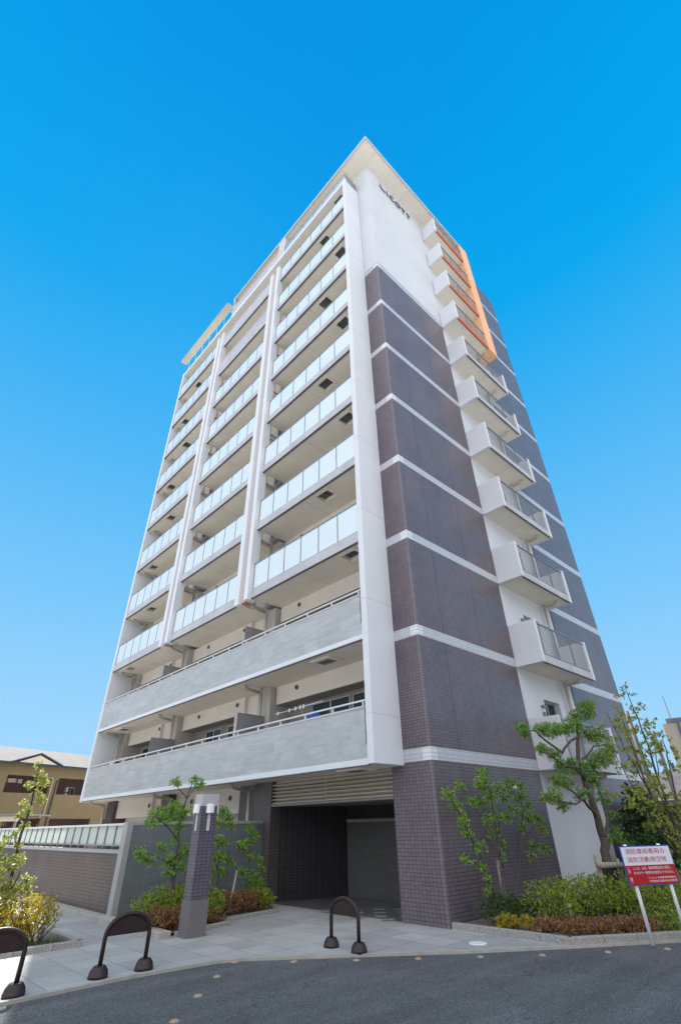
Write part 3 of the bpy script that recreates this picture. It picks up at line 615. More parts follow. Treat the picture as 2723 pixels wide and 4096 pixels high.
# ---------------------------------------------------------------- washing on the balconies
def drying_pole(x, y0, y1, z0, z1, label, pegs=()):
    t = thing('drying_pole', label, 'drying pole', (x, y0, z0), group='drying poles on the balconies')
    G().tube([(0, 0, 0), (0, y1-y0, z1-z0)], 0.013, 8).build('pole', 'alu_light', t, smooth=True)
    for f in (0.25, 0.8):
        yy = (y1-y0)*f; zz = (z1-z0)*f
        G().tube([(0, yy, zz-0.015), (-0.28, yy, zz-0.16)], 0.010, 6).tube([(-0.28, yy, zz-0.16), (-0.30, yy, zz-0.55)], 0.012, 6).build('bracket', 'alu', t)
    for f in pegs:
        yy = (y1-y0)*f; zz = (z1-z0)*f
        G().tube([(0, yy-0.02, zz+0.05), (0.0, yy, zz), (0, yy+0.02, zz-0.05)], 0.012, 5).tube([(0, yy+0.02, zz+0.05), (0.0, yy, zz), (0, yy-0.02, zz-0.05)], 0.012, 5).build('peg', 'shade', t)
    return t
M['blue'] = simple('blue cloth', (.04, .12, .50), 0.8, 0.3, 30); M['whitecloth'] = simple('white cloth', (.7, .7, .72), 0.9, 0.1, 10); M['navy'] = simple('navy cloth', (.02, .03, .12), 0.9, 0.2, 20); M['pinkcloth'] = simple('pink cloth', (.55, .22, .38), 0.9, 0.3, 20)
drying_pole(-0.55, 3.1, 5.3, 4.60, 4.57, 'silver drying pole with pegs on the second storey balcony nearest the pilaster', (0.93, 0.68, 0.55, 0.45, 0.38))
def cloth(x, y, z, w, h, mat, label, cat):
    g = G(); n = 8
    for j in range(n):
        a, b = j/n, (j+1)/n; o0 = 0.02*math.sin(a*9), 0.02*math.sin(b*9)
        g.quad((x+o0[0], y-w/2+w*a, z-h), (x+o0[1], y-w/2+w*b, z-h+0.01), (x+o0[1]*.4, y-w/2+w*b, z), (x+o0[0]*.4, y-w/2+w*a, z))
        g.quad((x+.02+o0[0], y-w/2+w*a, z-h), (x+.02+o0[0]*.4, y-w/2+w*a, z), (x+.02+o0[1]*.4, y-w/2+w*b, z), (x+.02+o0[1], y-w/2+w*b, z-h))
    return tag(g.build(cat, mat), label, cat)
hg = thing('peg_hanger', 'blue peg hanger hanging from the drying pole on the second storey', 'hanger', (-0.55, 3.55, 4.60))
G().tube([(0, 0, 0), (0.0, 0.02, -0.10), (0, 0, -0.16)], 0.012, 6).tube([(0, 0, -0.16), (0, -0.24, -0.30)], 0.008, 5).tube([(0, 0, -0.16), (0, 0.24, -0.32)], 0.008, 5).build('hook', 'blue', hg)
g = G()
for i in range(14): yy = -0.27+i*0.041; g.box(-0.06, 0.06, yy, yy+0.028, -0.42-0.03*(i % 3), -0.30)
g.build('peg_frame', 'blue', hg)
drying_pole(-0.5, 16.2, 18.6, 4.42, 4.42, 'silver drying pole holding dark washing, second storey, leftmost bay')
cloth(-0.5, 17.4, 4.41, 0.55, 0.35, 'navy', 'navy garment on the drying pole in the leftmost second storey bay', 'garment')
cloth(-0.5, 16.7, 4.41, 0.45, 0.33, 'pinkcloth', 'pink patterned garment on the drying pole, leftmost second storey bay', 'garment')
cloth(-0.5, 18.1, 4.40, 0.35, 0.33, 'whitecloth', 'pale garment on the drying pole, leftmost second storey bay', 'garment')
drying_pole(-0.55, 2.6, 5.8, 7.26, 7.24, 'silver drying pole on the third storey balcony nearest the pilaster')
cloth(-0.55, 4.9, 7.25, 0.30, 0.30, 'whitecloth', 'white cloth over the pole on the third storey balcony', 'cloth')

# ---------------------------------------------------------------- fence wall, slate wall
fw = thing('fence_wall', 'long brown tiled wall with milky glass panels on top beside the path', 'wall', (-3.98, 6.5, 0))
FY = 24.0
G().box(0, 0.22, 0, FY, -0.05, 1.23).build('tiled_wall', 'tile_fence', fw)
G().box(-0.03, 0.25, 0, FY, 1.23, 1.30).build('wall_cap', 'trim', fw)
n = 38
for i in range(n):
    y0 = 0.18+i*0.62
    if i < 30: G().box(0.09, 0.105, y0+0.02, y0+0.60, 1.40, 1.80).build('glass_panel', 'frost_fence', fw)
g = G()
for i in range(n): y0 = 0.18+i*0.62; g.box(0.06, 0.10, y0-0.02, y0+0.02, 1.30, 1.80)
g.box(0.055, 0.11, 0.05, FY, 1.37, 1.40); g.build('railing_frame', 'alu', fw)
G().box(0.03, 0.13, 0.0, FY, 1.80, 1.85).build('handrail', 'alu_light', fw, bevel=0.01)
sw = thing('slate_wall', 'dark slate clad wall behind the planting by the entrance', 'wall', (-3.98, 6.36, 0))
G().box(0.10, 4.0, 0.0, 0.22, -0.05, 1.80).build('stone_cladding', 'slate', sw)
G().box(0.10, 4.0, -0.015, 0.24, 1.80, 1.87).box(-0.04, 0.10, -0.015, 0.24, -0.05, 1.87).build('wall_trim', 'trim', sw)
# concrete kerb blocks at the foot of the fence wall
g = G()
for i in range(22): y = 3.45+i*0.6; g.box(-4.26, -4.0, y+0.006, y+0.594, -0.02, 0.10)
tag(g.build('kerb_blocks', 'kerb', bevel=0.012), 'row of pale concrete kerb blocks along the foot of the brown wall', 'kerb')

# ---------------------------------------------------------------- planters
def kerbline(pts, w, h, label):
    g = G()
    for a, b in zip(pts, pts[1:]):
        a = Vector(a); b = Vector(b); t = (b-a).normalized(); L = (b-a).length; e = (t.x, t.y); nn = (-t.y, t.x); u = 0.0
        while u < L-0.01:
            u2 = min(L, u+0.6); g.obox((a.x, a.y), e, nn, u+0.003, u2-0.003, 0, w, -0.02, h); u = u2
    return tag(g.build('planter_kerb', 'granite', bevel=0.01), label, 'kerb')
PR = [(0.02, -0.02), (0.06, -2.36), (1.77, -3.55), (9.0, -8.80), (20, -16.8)]
kerbline(PR, 0.11, 0.10, 'speckled granite kerb edging the planting beside the road sign')
g = G().sheet([(0.1, -0.0), (0.16, -2.3), (1.83, -3.45), (20, -16.6), (45, -10), (45, 2), (0.1, 0.0)], 0.05); struct(g.build('planting_soil', 'soil'))
kerbline([(-3.86, 3.48), (-3.18, 3.62), (-2.50, 3.79), (-2.30, 4.22), (-0.77, 4.40), (-0.1, 5.9)], 0.10, 0.07, 'low granite kerb round the planting beside the lamp pillar')
g = G().sheet([(-4.0, 3.6), (-3.2, 3.72), (-2.6, 3.9), (-2.35, 4.32), (-0.85, 4.5), (-0.15, 6.0), (-0.1, 6.35), (-4.0, 6.35)], 0.045); struct(g.build('planting_soil', 'soil'))
kerbline([(-9.5, 4.08), (-5.42, 3.93), (-5.44, 9.0)], 0.11, 0.09, 'granite kerb round the sunny planting at the left edge')
g = G().sheet([(-9.5, 4.16), (-5.5, 4.02), (-5.52, 9.0), (-9.5, 9.0)], 0.05); struct(g.build('planting_soil', 'soil'))

# ---------------------------------------------------------------- lamp pillar
lp = thing('lamp_pillar', 'square tiled lamp pillar with white cap and white lamps by the entrance', 'lamp', (-3.68, 3.26, 0))
G().box(-0.205, 0.205, -0.165, 0.165, -0.02, 0.55).build('base', 'conc', lp, bevel=0.008)
G().box(-0.185, 0.185, -0.145, 0.145, 0.55, 2.09).build('tiled_shaft', 'tile_pillar', lp)
G().box(-0.195, 0.195, -0.155, 0.155, 2.09, 2.31).build('cap', 'pillarcap', lp, bevel=0.006)
for (dx, dy) in ((0, -1), (-1, 0), (1, 0), (0, 1)):
    g = G(); n = 10; t = Vector((-dy, dx, 0)); dn = Vector((dx, dy, 0)); face = 0.195 if dx else 0.155; o = dn*(face+0.001)
    def sec(q): return o+t*(-0.085*math.cos(q))+dn*(0.085*max(0.0, math.sin(q))**0.6)
    for j in range(n):
        P = (sec(math.pi*j/n), sec(math.pi*(j+1)/n))
        g.quad(P[0]+Vector((0, 0, 1.97)), P[1]+Vector((0, 0, 1.97)), P[1]+Vector((0, 0, 2.13)), P[0]+Vector((0, 0, 2.13)))
        for z in (1.97, 2.13): g.quad(o+Vector((0, 0, z)), P[0]+Vector((0, 0, z)), P[1]+Vector((0, 0, z)))
    sh = g.build('lamp_shade', 'shade', lp)
    fs = (0.185 if dx else 0.145)
    a = dn*fs+t*(-0.032); b = dn*(fs+0.014)+t*0.032
    G().box(min(a.x, b.x), max(a.x, b.x), min(a.y, b.y), max(a.y, b.y), 1.66, 1.97).build('lamp_strip', 'capw', sh)

# ---------------------------------------------------------------- arch bollards
def bollard(loc, rz, w, label, sunk=0.0):
    t = thing('arch_bollard', label, 'bollard', loc, rz, 'arch bollards along the pavement edge')
    r = w/2; hh = 0.68; pts = [(-r, 0, 0.08), (-r, 0, hh-0.27)]
    for i in range(1, 16): a = math.pi*(1-i/16); pts.append((r*math.cos(a), 0, hh-0.27+0.25*math.sin(a)**0.85))
    pts += [(r, 0, hh-0.27), (r, 0, 0.08)]
    G().tube(pts, 0.030, 14).build('arch_tube', 'brown', t, smooth=True)
    g = G(); poly = [(-r, hh-0.25)]+[(r*0.97*math.cos(math.pi*(1-i/16)), hh-0.27+0.24*math.sin(math.pi*i/16)**0.85) for i in range(1, 16)]+[(r, hh-0.25)]
    low = [(x, hh-0.27-0.0) for x, z in poly]
    nn = len(poly); i0 = 0
    for y in (-0.006, 0.006): g.v += [(x, y, z) for x, z in poly]
    g.f += [tuple(range(nn)), tuple(range(2*nn-1, nn-1, -1)), (0, nn-1, 2*nn-1, nn)]
    g.build('arch_plate', 'brown', t)
    for sx in (-1, 1):
        G().lathe((sx*r, 0, 0), [(0.130, 0.0), (0.130, 0.035), (0.124, 0.04), (0.118, 0.075), (0.085, 0.12), (0.075, 0.128), (0.035, 0.128)], 26).build('foot', 'brown', t, smooth=True)
    return t
bollard((-2.57, 0.22, 0), R(90), 0.66, 'dark brown arch bollard standing alone before the entrance')
bollard((-5.72, 1.50, 0), R(-3), 0.64, 'dark brown arch bollard left of the lamp pillar, wholly in view')
bollard((-7.42, 1.42, 0), R(-2), 0.64, 'dark brown arch bollard cut off by the left edge of the photo')

# ---------------------------------------------------------------- road studs
studs = [(-6.08, -0.83), (-5.44, -0.18), (-4.80, 0.45), (-4.16, 1.0), (-3.54, 0.33), (-2.84, -0.32), (-2.14, -0.96), (-1.43, -1.6), (-0.72, -2.25), (0.12, -2.9), (0.93, -3.5)]
proto = None
names = ['nearest the camera', 'second from the camera', 'third from the camera', 'at the pavement corner', 'left of the lone arch bollard', 'below the lone arch bollard', 'right of the lone arch bollard', 'below the drain cover', 'at the planter kerb corner', 'left of the sign', 'below the sign posts']
for i, (x, y) in enumerate(studs):
    if proto is None:
        proto = thing('road_stud', '', 'road stud', (x, y, -0.03), R(40), 'amber road studs along the road edge')
        G().lathe((0, 0, 0), [(0.058, 0), (0.054, 0.006), (0.034, 0.016), (0.0, 0.019)], 16).build('base', 'amber', proto, smooth=True)
        G().box(-0.018, 0.018, -0.014, 0.014, 0.012, 0.023).build('reflector', 'salmon', proto, bevel=0.004)
        s = proto
    else:
        s = copy_tree(proto); s.location = (x, y, -0.03); s.rotation_euler = (0, 0, R(40+i*3))
    s['label'] = 'small amber road stud on the asphalt, ' + names[i]
tag(G().lathe((-0.76, -1.12, 0.0), [(0.15, 0), (0.15, 0.008), (0.13, 0.012), (0.0, 0.012)], 30).build('drain_cover', 'shade', smooth=False), 'round white cover set in the paving near the tiled corner', 'cover')

# ---------------------------------------------------------------- fire lane sign
M['sign_white'] = simple('sign white', (.66, .67, .74), 0.4, 0.02); M['sign_red'] = simple('sign red', (.40, .008, .012), 0.4, 0.05); M['sign_blue'] = simple('sign blue', (.02, .07, .36), 0.4, 0.05); M['sign_text'] = simple('sign red text', (.45, .02, .05), 0.5, 0.02)
sg = thing('fire_lane_sign', 'white and red fire vehicle notice on two white posts in the planting', 'sign', (1.19, -3.52, 0), R(-30.3))
bw, z0, z1 = 1.02, 0.76, 1.31
G().box(-bw/2, bw/2, 0.0, 0.02, z0, z1).build('border', 'sign_blue', sg)
G().box(-bw/2+0.016, bw/2-0.016, -0.004, 0.0, z0+0.275, z1-0.016).build('upper_panel', 'sign_white', sg)
G().box(-bw/2+0.016, bw/2-0.016, -0.004, 0.0, z0+0.016, z0+0.275).build('lower_panel', 'sign_red', sg)
for px in (-0.345, 0.345): G().tube([(px, 0.05, 0.0), (px, 0.05, z1+0.02)], 0.030, 14).build('post', 'shade', sg, smooth=True)
def text(body, x, z, size, mat, width=None, name='lettering', parent=sg, thick=0.006):
    c = bpy.data.curves.new('t', 'FONT'); c.body = body; c.size = size; c.offset = thick; c.extrude = 0.001; c.align_x = 'LEFT'; c.resolution_u = 3
    o = bpy.data.objects.new('t', c); COL.objects.link(o); bpy.context.view_layer.update()
    me = bpy.data.meshes.new_from_object(o.evaluated_get(bpy.context.evaluated_depsgraph_get())); COL.objects.unlink(o); bpy.data.objects.remove(o)
    xs = [v.co.x for v in me.vertices]; zs_ = [v.co.y for v in me.vertices]; sx = width/(max(xs)-min(xs)) if width else 1.0; x0 = min(xs); y0 = min(zs_); sz = size/(max(zs_)-min(zs_))
    for v in me.vertices: v.co = Vector((x+(v.co.x-x0)*sx, -0.0055-v.co.z, z+(v.co.y-y0)*sz))
    me.materials.clear(); me.materials.append(M[mat]); ob = bpy.data.objects.new(name, me); COL.objects.link(ob); ob.parent = parent; return ob
text('消防車両専用の', -0.42, z0+0.430, 0.080, 'sign_text', 0.80, thick=0.0)
text('消防活動用空地', -0.42, z0+0.315, 0.080, 'sign_text', 0.80, thick=0.0)
text('ここは、火災、救助等緊急用に使用し', -0.36, z0+0.212, 0.042, 'sign_white', 0.77, thick=0.0)
text('ますので一般車両の駐車はできません。', -0.36, z0+0.150, 0.042, 'sign_white', 0.81, thick=0.0)
text('リコット刈谷駅東管理組合', -0.10, z0+0.083, 0.030, 'sign_white', 0.56, thick=0.0)
text('衣浦東部広域連合刈谷消防署', -0.10, z0+0.038, 0.030, 'sign_white', 0.56, thick=0.0)
text('⏜', -0.465, z0+0.240, 0.010, 'sign_white', 0.05, thick=0.0); text('⏝', -0.465, z0+0.035, 0.010, 'sign_white', 0.05, thick=0.0)
text('注', -0.468, z0+0.172, 0.052, 'sign_white', 0.052, thick=0.0); text('意', -0.468, z0+0.062, 0.052, 'sign_white', 0.052, thick=0.0)

gl = thing('garden_light', 'small white capped garden light in the low shrubs', 'lamp', (1.45, -1.74, 0.05))
G().tube([(0, 0, 0), (0, 0, 0.26)], 0.045, 14).build('stem', 'alu', gl, smooth=True); G().lathe((0, 0, 0.26), [(0.055, 0), (0.055, 0.06), (0.03, 0.075)], 16).build('cap', 'shade', gl, smooth=True)

# ---------------------------------------------------------------- vegetation
rnd = random.Random(11)
def rdir():
    while True:
        v = Vector((rnd.uniform(-1, 1), rnd.uniform(-1, 1), rnd.uniform(-1, 1)))
        if 0.05 < v.length < 1: return v.normalized()
def cluster(g, c, r, n, L, W, flat=0.8, tw=None, bark=None):
    c = Vector(c)
    # sprigs of leaves: several leaves radiating from a shared twig point
    k_ = max(1, int(n*2.0)//6); L *= 0.82; W *= 0.82
    for _ in range(k_):
        d = rdir(); p = c + Vector((d.x, d.y, d.z*flat))*r*(rnd.random()**0.45)
        ax = (rdir()+Vector((0, 0, 0.7))+(p-c)*0.8/max(r, .01)).normalized()
        if bark is not None and rnd.random() < 0.3: bark.tube([tuple(c+(p-c)*0.1), tuple(p)], [0.006, 0.003], 4, cap=False)
        for j in range(6):
            dd = (ax*0.5 + rdir()).normalized(); l_ = L*rnd.uniform(.7, 1.25)
            g.leaf(p+rdir()*0.02, dd, rdir(), l_, W*l_/L)
def limb(b, pts, r0, r1, wob=0.02, n=7):
    P = [Vector(p) for p in pts]; o = []
    for a, c in zip(P, P[1:]):
        for q in range(3): o.append(a.lerp(c, q/3) + (Vector((rnd.uniform(-1, 1), rnd.uniform(-1, 1), 0))*wob if (q or o) else Vector()))
    o.append(P[-1]); b.tube(o, [r0+(r1-r0)*i/(len(o)-1) for i in range(len(o))], n)
def tree(name, label, cat, base, limbs, clusters, leafm, barkm='bark', L=0.07, W=0.03, flat=0.8, group=None):
    t = thing(name, label, cat, base, group=group); b = G(); g = G(); bv = Vector(base)
    for pts, r0, r1 in limbs: limb(b, [tuple(Vector(p)-bv) for p in pts], r0, r1)
    for c, r, n in clusters: cluster(g, Vector(c)-bv, r, n, L, W, flat, bark=b)
    b.build('trunk', barkm, t, smooth=True); g.build('crown', leafm, t)
    return t
# the leaning evergreen with a stout trunk, on stakes
Y = -1.8
lm = [([(3.5, Y, 0), (3.48, Y, 0.5), (3.60, Y, 1.0), (3.72, Y, 1.35)], 0.125, 0.09),
      ([(3.72, Y, 1.35), (3.66, Y, 1.7), (3.58, Y, 2.2), (3.52, Y, 2.55)], 0.088, 0.062),
      ([(3.52, Y, 2.55), (3.60, Y+.05, 2.95), (3.75, Y+.05, 3.3), (3.87, Y, 3.58)], 0.058, 0.038),
      ([(3.87, Y, 3.58), (4.0, Y, 3.8), (4.25, Y, 4.0), (4.9, Y-.1, 4.15)], 0.036, 0.015), ([(4.2, Y, 3.98), (4.6, Y+.1, 4.4)], 0.03, 0.015),
      ([(3.55, Y, 2.5), (3.0, Y-.1, 2.75), (2.45, Y-.1, 2.75), (1.85, Y-.1, 2.95), (1.6, Y, 3.0)], 0.036, 0.012),
      ([(2.7, Y, 3.05), (2.12, Y, 3.2), (1.8, Y+.1, 3.45), (1.0, Y+.1, 3.42)], 0.03, 0.010), ([(3.86, Y, 3.5), (3.3, Y, 3.35), (2.7, Y, 3.05)], 0.03, 0.025),
      ([(3.66, Y, 1.75), (3.2, Y-.1, 1.95), (2.73, Y-.2, 2.1), (2.3, Y-.2, 2.0), (1.7, Y-.1, 2.05)], 0.04, 0.012),
      ([(2.9, Y-.15, 2.05), (2.4, Y, 2.35), (2.1, Y, 2.45)], 0.025, 0.01),
      ([(3.72, Y, 1.38), (4.1, Y, 1.5), (4.25, Y, 1.7), (4.3, Y, 1.85)], 0.045, 0.03), ([(4.3, Y, 1.8), (4.9, Y, 1.85), (5.6, Y, 2.05)], 0.02, 0.008),
      ([(3.65, Y, 2.95), (4.0, Y, 3.05), (4.4, Y-.1, 3.3), (5.2, Y-.1, 3.4)], 0.035, 0.012), ([(3.6, Y, 2.7), (4.2, Y, 2.85), (4.8, Y, 3.0)], 0.03, 0.01)]
cl = [((4.95, Y, 4.35), .26, 420), ((4.7, Y, 4.15), .26, 330), ((4.2, Y+.1, 4.0), .22, 260), ((3.9, Y, 3.75), .22, 240), ((3.3, Y, 3.62), .20, 260), ((2.8, Y, 3.55), .18, 200), ((2.4, Y, 3.5), .22, 300), ((1.95, Y, 3.48), .20, 260),
      ((0.98, Y, 3.42), .17, 200), ((1.12, Y, 3.3), .1, 80), ((4.6, Y, 3.6), .28, 380), ((5.2, Y, 3.62), .26, 330), ((5.75, Y, 3.35), .24, 300), ((5.3, Y, 3.1), .25, 200), ((4.7, Y, 3.0), .28, 330), ((4.2, Y, 2.85), .25, 280), ((4.0, Y, 2.5), .22, 200), ((3.4, Y, 2.75), .22, 200), ((2.9, Y, 2.8), .20, 220),
      ((2.2, Y, 2.98), .2, 200), ((1.7, Y, 3.05), .15, 150), ((2.5, Y, 2.75), .16, 150), ((2.45, Y, 2.45), .2, 240), ((2.1, Y, 2.45), .16, 150), ((1.75, Y, 2.15), .2, 260), ((1.4, Y, 2.12), .13, 120), ((2.1, Y, 1.98), .15, 120), ((3.1, Y, 2.2), .2, 140), ((4.35, Y, 2.15), .2, 120), ((4.5, Y, 1.45), .22, 160), ((4.9, Y, 1.2), .18, 110), ((4.6, Y, 1.8), .15, 90), ((3.95, Y, 1.3), .10, 60)]
tree('evergreen_oak', 'leaning evergreen tree with stout forked trunk, held by timber stakes before the right-hand balconies', 'tree', (3.5, Y, 0.0), lm, cl, 'leaf_oak', L=0.078, W=0.030)
st = thing('tree_stake', 'timber crossbar on short posts bracing the leaning evergreen trunk', 'tree stake', (3.3, Y-0.1, 0.05))
G().tube([(-0.62, -0.08, 0.86), (0.72, -0.12, 0.80)], 0.055, 12).build('crossbar', 'wood', st, smooth=True)
G().tube([(-0.45, 0, -0.05), (-0.45, 0, 1.02)], 0.05, 12).build('post', 'wood', st, smooth=True); G().tube([(0.6, 0, -0.05), (0.6, 0, 0.92)], 0.045, 12).build('post', 'wood', st, smooth=True)
G().tube([(0.2, 0.08, 0.55), (0.25, 0.1, 0.8)], 0.175, 16).build('tree_wrap', 'band', st, smooth=True)
# small multi-stem tree by the tiled corner
Y = -0.6; b0 = (1.2, Y, 0.05)
lm = [([(1.0, Y, 0.05), (0.73, Y, 0.53), (0.39, Y, 1.25), (0.07, Y, 1.69), (-0.30, Y, 2.13)], 0.028, 0.008), ([(1.15, Y, 0.05), (1.10, Y, 0.6), (1.26, Y, 1.5), (1.23, Y, 2.3), (1.0, Y, 2.6)], 0.03, 0.008),
      ([(1.4, Y, 0.05), (1.66, Y, 0.54), (2.07, Y, 1.19), (2.55, Y, 1.94), (2.42, Y, 2.33)], 0.028, 0.008), ([(1.25, Y, 0.9), (0.9, Y, 1.6), (0.8, Y, 2.2)], 0.015, 0.006), ([(2.1, Y, 1.2), (2.9, Y, 1.6), (3.2, Y, 1.8)], 0.014, 0.006), ([(1.28, Y, 1.5), (1.7, Y, 2.1), (1.9, Y, 2.4)], 0.014, 0.005), ([(1.7, Y, .6), (2.3, Y, 1.0), (2.75, Y, 1.15)], 0.01, 0.004), ([(0.6, Y, .85), (0.3, Y, 1.0), (.15, Y, 1.1)], 0.01, 0.004)]
cl = []
for (x, z, r, n) in [(-.32, 2.18, .16, 80), (-.15, 2.0, .15, 70), (-.05, 1.75, .16, 80), (.1, 1.55, .15, 70), (.3, 1.3, .15, 60), (.15, 1.08, .12, 50), (.35, .95, .12, 40), (.5, .75, .12, 40), (.6, .55, .1, 36), (.1, 2.35, .15, 70), (.4, 2.1, .15, 60),
                     (.95, 2.62, .18, 90), (.75, 2.45, .16, 70), (1.1, 2.35, .2, 100), (1.35, 2.15, .2, 90), (1.0, 2.05, .18, 80), (1.3, 1.8, .18, 80), (.95, 1.75, .16, 70), (1.25, 1.5, .15, 60), (1.5, 1.3, .13, 50), (1.2, 1.1, .1, 30), (1.7, 2.35, .18, 80), (1.95, 2.45, .17, 80), (1.8, 2.15, .16, 70), (1.7, 1.8, .14, 50),
                     (2.3, 2.4, .2, 100), (2.55, 2.2, .2, 90), (2.4, 1.95, .2, 90), (2.65, 1.75, .18, 80), (2.3, 1.6, .15, 60), (3.1, 1.75, .17, 80), (3.0, 1.5, .15, 60), (2.75, 1.2, .16, 60), (3.15, 1.15, .14, 50), (2.3, 1.05, .12, 36), (2.85, 2.05, .14, 50)]: cl.append(((x, Y+rnd.uniform(-.12, .12), z), r, int(n*1.25)))
tree('multistem_tree', 'thin multi-stemmed tree with fresh green leaves against the tiled corner wall', 'tree', b0, lm, cl, 'leaf_green', L=0.065, W=0.032)
G_ = G().tube([(1.35, -0.45, 0.05), (1.32, -0.45, 1.02)], 0.045, 10).build('timber_stake', 'wood', smooth=True); tag(G_, 'short timber stake beside the thin multi-stemmed tree', 'stake')
# slim tree before the slate wall
Y = 4.8
lm = [([(-3.35, Y, 0.0), (-3.40, Y, 0.67), (-3.45, Y, 1.1), (-3.42, Y, 1.42), (-3.45, Y, 1.81), (-3.38, Y, 2.22), (-3.27, Y, 2.62)], 0.05, 0.012), ([(-3.43, Y, 1.5), (-3.8, Y, 1.8), (-4.1, Y, 1.95)], 0.018, 0.007), ([(-3.42, Y, .95), (-3.75, Y, 1.15), (-4.2, Y, 1.3)], 0.016, 0.006), ([(-3.43, Y, 1.1), (-3.0, Y, 1.35), (-2.85, Y, 1.5)], 0.014, 0.006), ([(-3.36, Y, 2.3), (-3.6, Y, 2.5), (-3.65, Y, 2.6)], 0.012, 0.006), ([(-3.36, Y, 2.3), (-3.15, Y, 2.55)], 0.012, 0.006)]
cl = [((x, Y+rnd.uniform(-.1, .1), z), r, n) for x, z, r, n in [(-3.25, 2.68, .12, 70), (-3.1, 2.6, .14, 90), (-3.66, 2.62, .14, 90), (-3.75, 2.15, .2, 130), (-4.0, 2.0, .2, 150), (-4.12, 1.85, .16, 100), (-3.8, 1.9, .18, 110), (-3.5, 2.0, .2, 130), (-3.3, 2.05, .18, 110), (-3.45, 1.75, .15, 80), (-3.45, 1.5, .14, 70), (-4.25, 1.28, .16, 110), (-4.05, 1.15, .15, 90), (-3.85, 1.35, .13, 70), (-3.6, 1.1, .18, 110), (-3.4, 1.2, .16, 90), (-3.2, 1.25, .15, 90), (-3.3, .95, .16, 90), (-3.55, .9, .12, 60)]]
tree('slim_tree', 'slim young tree with bright leaf tufts left of the lamp pillar', 'tree', (-3.35, Y, 0.0), lm, cl, 'leaf_green', L=0.085, W=0.028)
tag(G().tube([(-3.1, 4.85, 0.0), (-3.28, 4.7, 0.5), (-3.0, 4.8, 0.98)][0:1]+[(-2.98, 4.75, 1.0)], 0.04, 10).build('timber_stake', 'wood', smooth=True), 'slanting timber stake left of the lamp pillar', 'stake')
# stems right of the pillar
Y = 5.0
lm = [([(-2.2, Y, 0), (-2.18, Y, 0.7), (-2.22, Y, 1.32), (-2.2, Y, 2.0)], 0.025, 0.008), ([(-2.1, Y, 0), (-1.95, Y, 0.5), (-1.9, Y, 1.7)], 0.02, 0.006), ([(-2.2, Y, .9), (-2.4, Y, 1.2)], 0.01, 0.004)]
cl = [((x, Y+rnd.uniform(-.15, .15), z), r, n) for x, z, r, n in [(-2.2, 2.05, .2, 130), (-2.0, 1.9, .15, 80), (-2.25, 1.8, .16, 80), (-2.3, 1.45, .15, 80), (-2.05, 1.4, .13, 60), (-1.85, 1.75, .13, 70), (-1.7, 1.35, .12, 60), (-2.3, 1.15, .16, 90), (-2.0, 1.1, .14, 70), (-2.35, .85, .15, 80), (-2.05, .8, .15, 80), (-1.75, 1.0, .12, 50), (-1.6, 1.28, .1, 40)]]
tree('shrubby_tree', 'small leafy tree growing between the lamp pillar and the drainpipe', 'tree', (-2.2, Y, 0), lm, cl, 'leaf_green', L=0.075, W=0.038)
lm = [([(-1.5, Y, 0), (-1.35, Y, 0.6), (-1.3, Y, 1.2), (-1.35, Y, 1.65)], 0.018, 0.006), ([(-1.35, Y, 0.5), (-1.0, Y, 0.9)], 0.01, 0.004)]
cl = [((x, Y, z), r, n) for x, z, r, n in [(-1.35, 1.68, .13, 80), (-1.2, 1.5, .12, 60), (-1.4, 1.4, .12, 60), (-1.3, 1.1, .13, 60), (-1.0, 1.0, .12, 60), (-.9, .8, .12, 50), (-1.5, .8, .14, 70), (-1.25, .7, .15, 80), (-1.0, .55, .12, 50)]]
tree('shrubby_tree', 'thin leafy sapling beside the drainpipe at the entrance', 'tree', (-1.5, Y, 0), lm, cl, 'leaf_green', L=0.075, W=0.036)
tag(G().tube([(-2.05, 4.6, 0.1), (-1.85, 4.7, 0.85)], 0.024, 10).build('timber_stake', 'wood', smooth=True), 'slanting pale timber stake right of the lamp pillar', 'stake')
# tall thin tree and leafy one at the far left, in the sun
Y = 5.2
lm = [([(-6.55, Y, 0), (-6.5, Y, 0.55), (-6.58, Y, 1.35), (-6.58, Y, 1.85), (-6.58, Y, 2.3), (-6.63, Y, 2.75), (-6.65, Y, 2.9)], 0.038, 0.008)]
cl = [((x, Y+rnd.uniform(-.04, .04), z), r, n) for x, z, r, n in [(-6.65, 2.87, .08, 30), (-6.55, 2.68, .10, 50), (-6.45, 2.55, .11, 55), (-6.68, 2.5, .10, 45), (-6.52, 2.35, .10, 50), (-6.42, 2.25, .11, 50), (-6.7, 2.2, .08, 36), (-6.6, 2.05, .11, 55), (-6.72, 1.98, .08, 36), (-6.58, 1.8, .09, 44), (-6.72, 1.66, .1, 44), (-6.82, 1.6, .07, 24), (-6.6, 1.5, .08, 36), (-6.52, 1.28, .13, 70), (-6.62, 1.15, .13, 70)]]
tree('tall_sapling', 'tall whip-thin sapling with pale sunlit leaves before the tan building', 'tree', (-6.55, Y, 0), lm, cl, 'leaf_sunny', 'bark_dark', L=0.07, W=0.04)
Y = 4.9
lm = [([(-7.0, Y, 0), (-6.9, Y, 0.8), (-6.95, Y, 1.3)], 0.03, 0.01), ([(-6.8, Y, 0), (-6.6, Y, .7), (-6.5, Y, 1.1)], 0.025, 0.01), ([(-7.1, Y, 0), (-7.2, Y, 1.2)], 0.025, 0.01)]
cl = [((rnd.uniform(-7.9, -6.45), Y+rnd.uniform(-.3, .3), rnd.uniform(.55, 1.3)), .14, 80) for _ in range(26)] + [((-6.35, Y, .95), .13, 70), ((-6.3, Y, .78), .11, 50), ((-7.0, Y, 1.42), .12, 60), ((-6.95, Y, 1.5), .1, 40)]
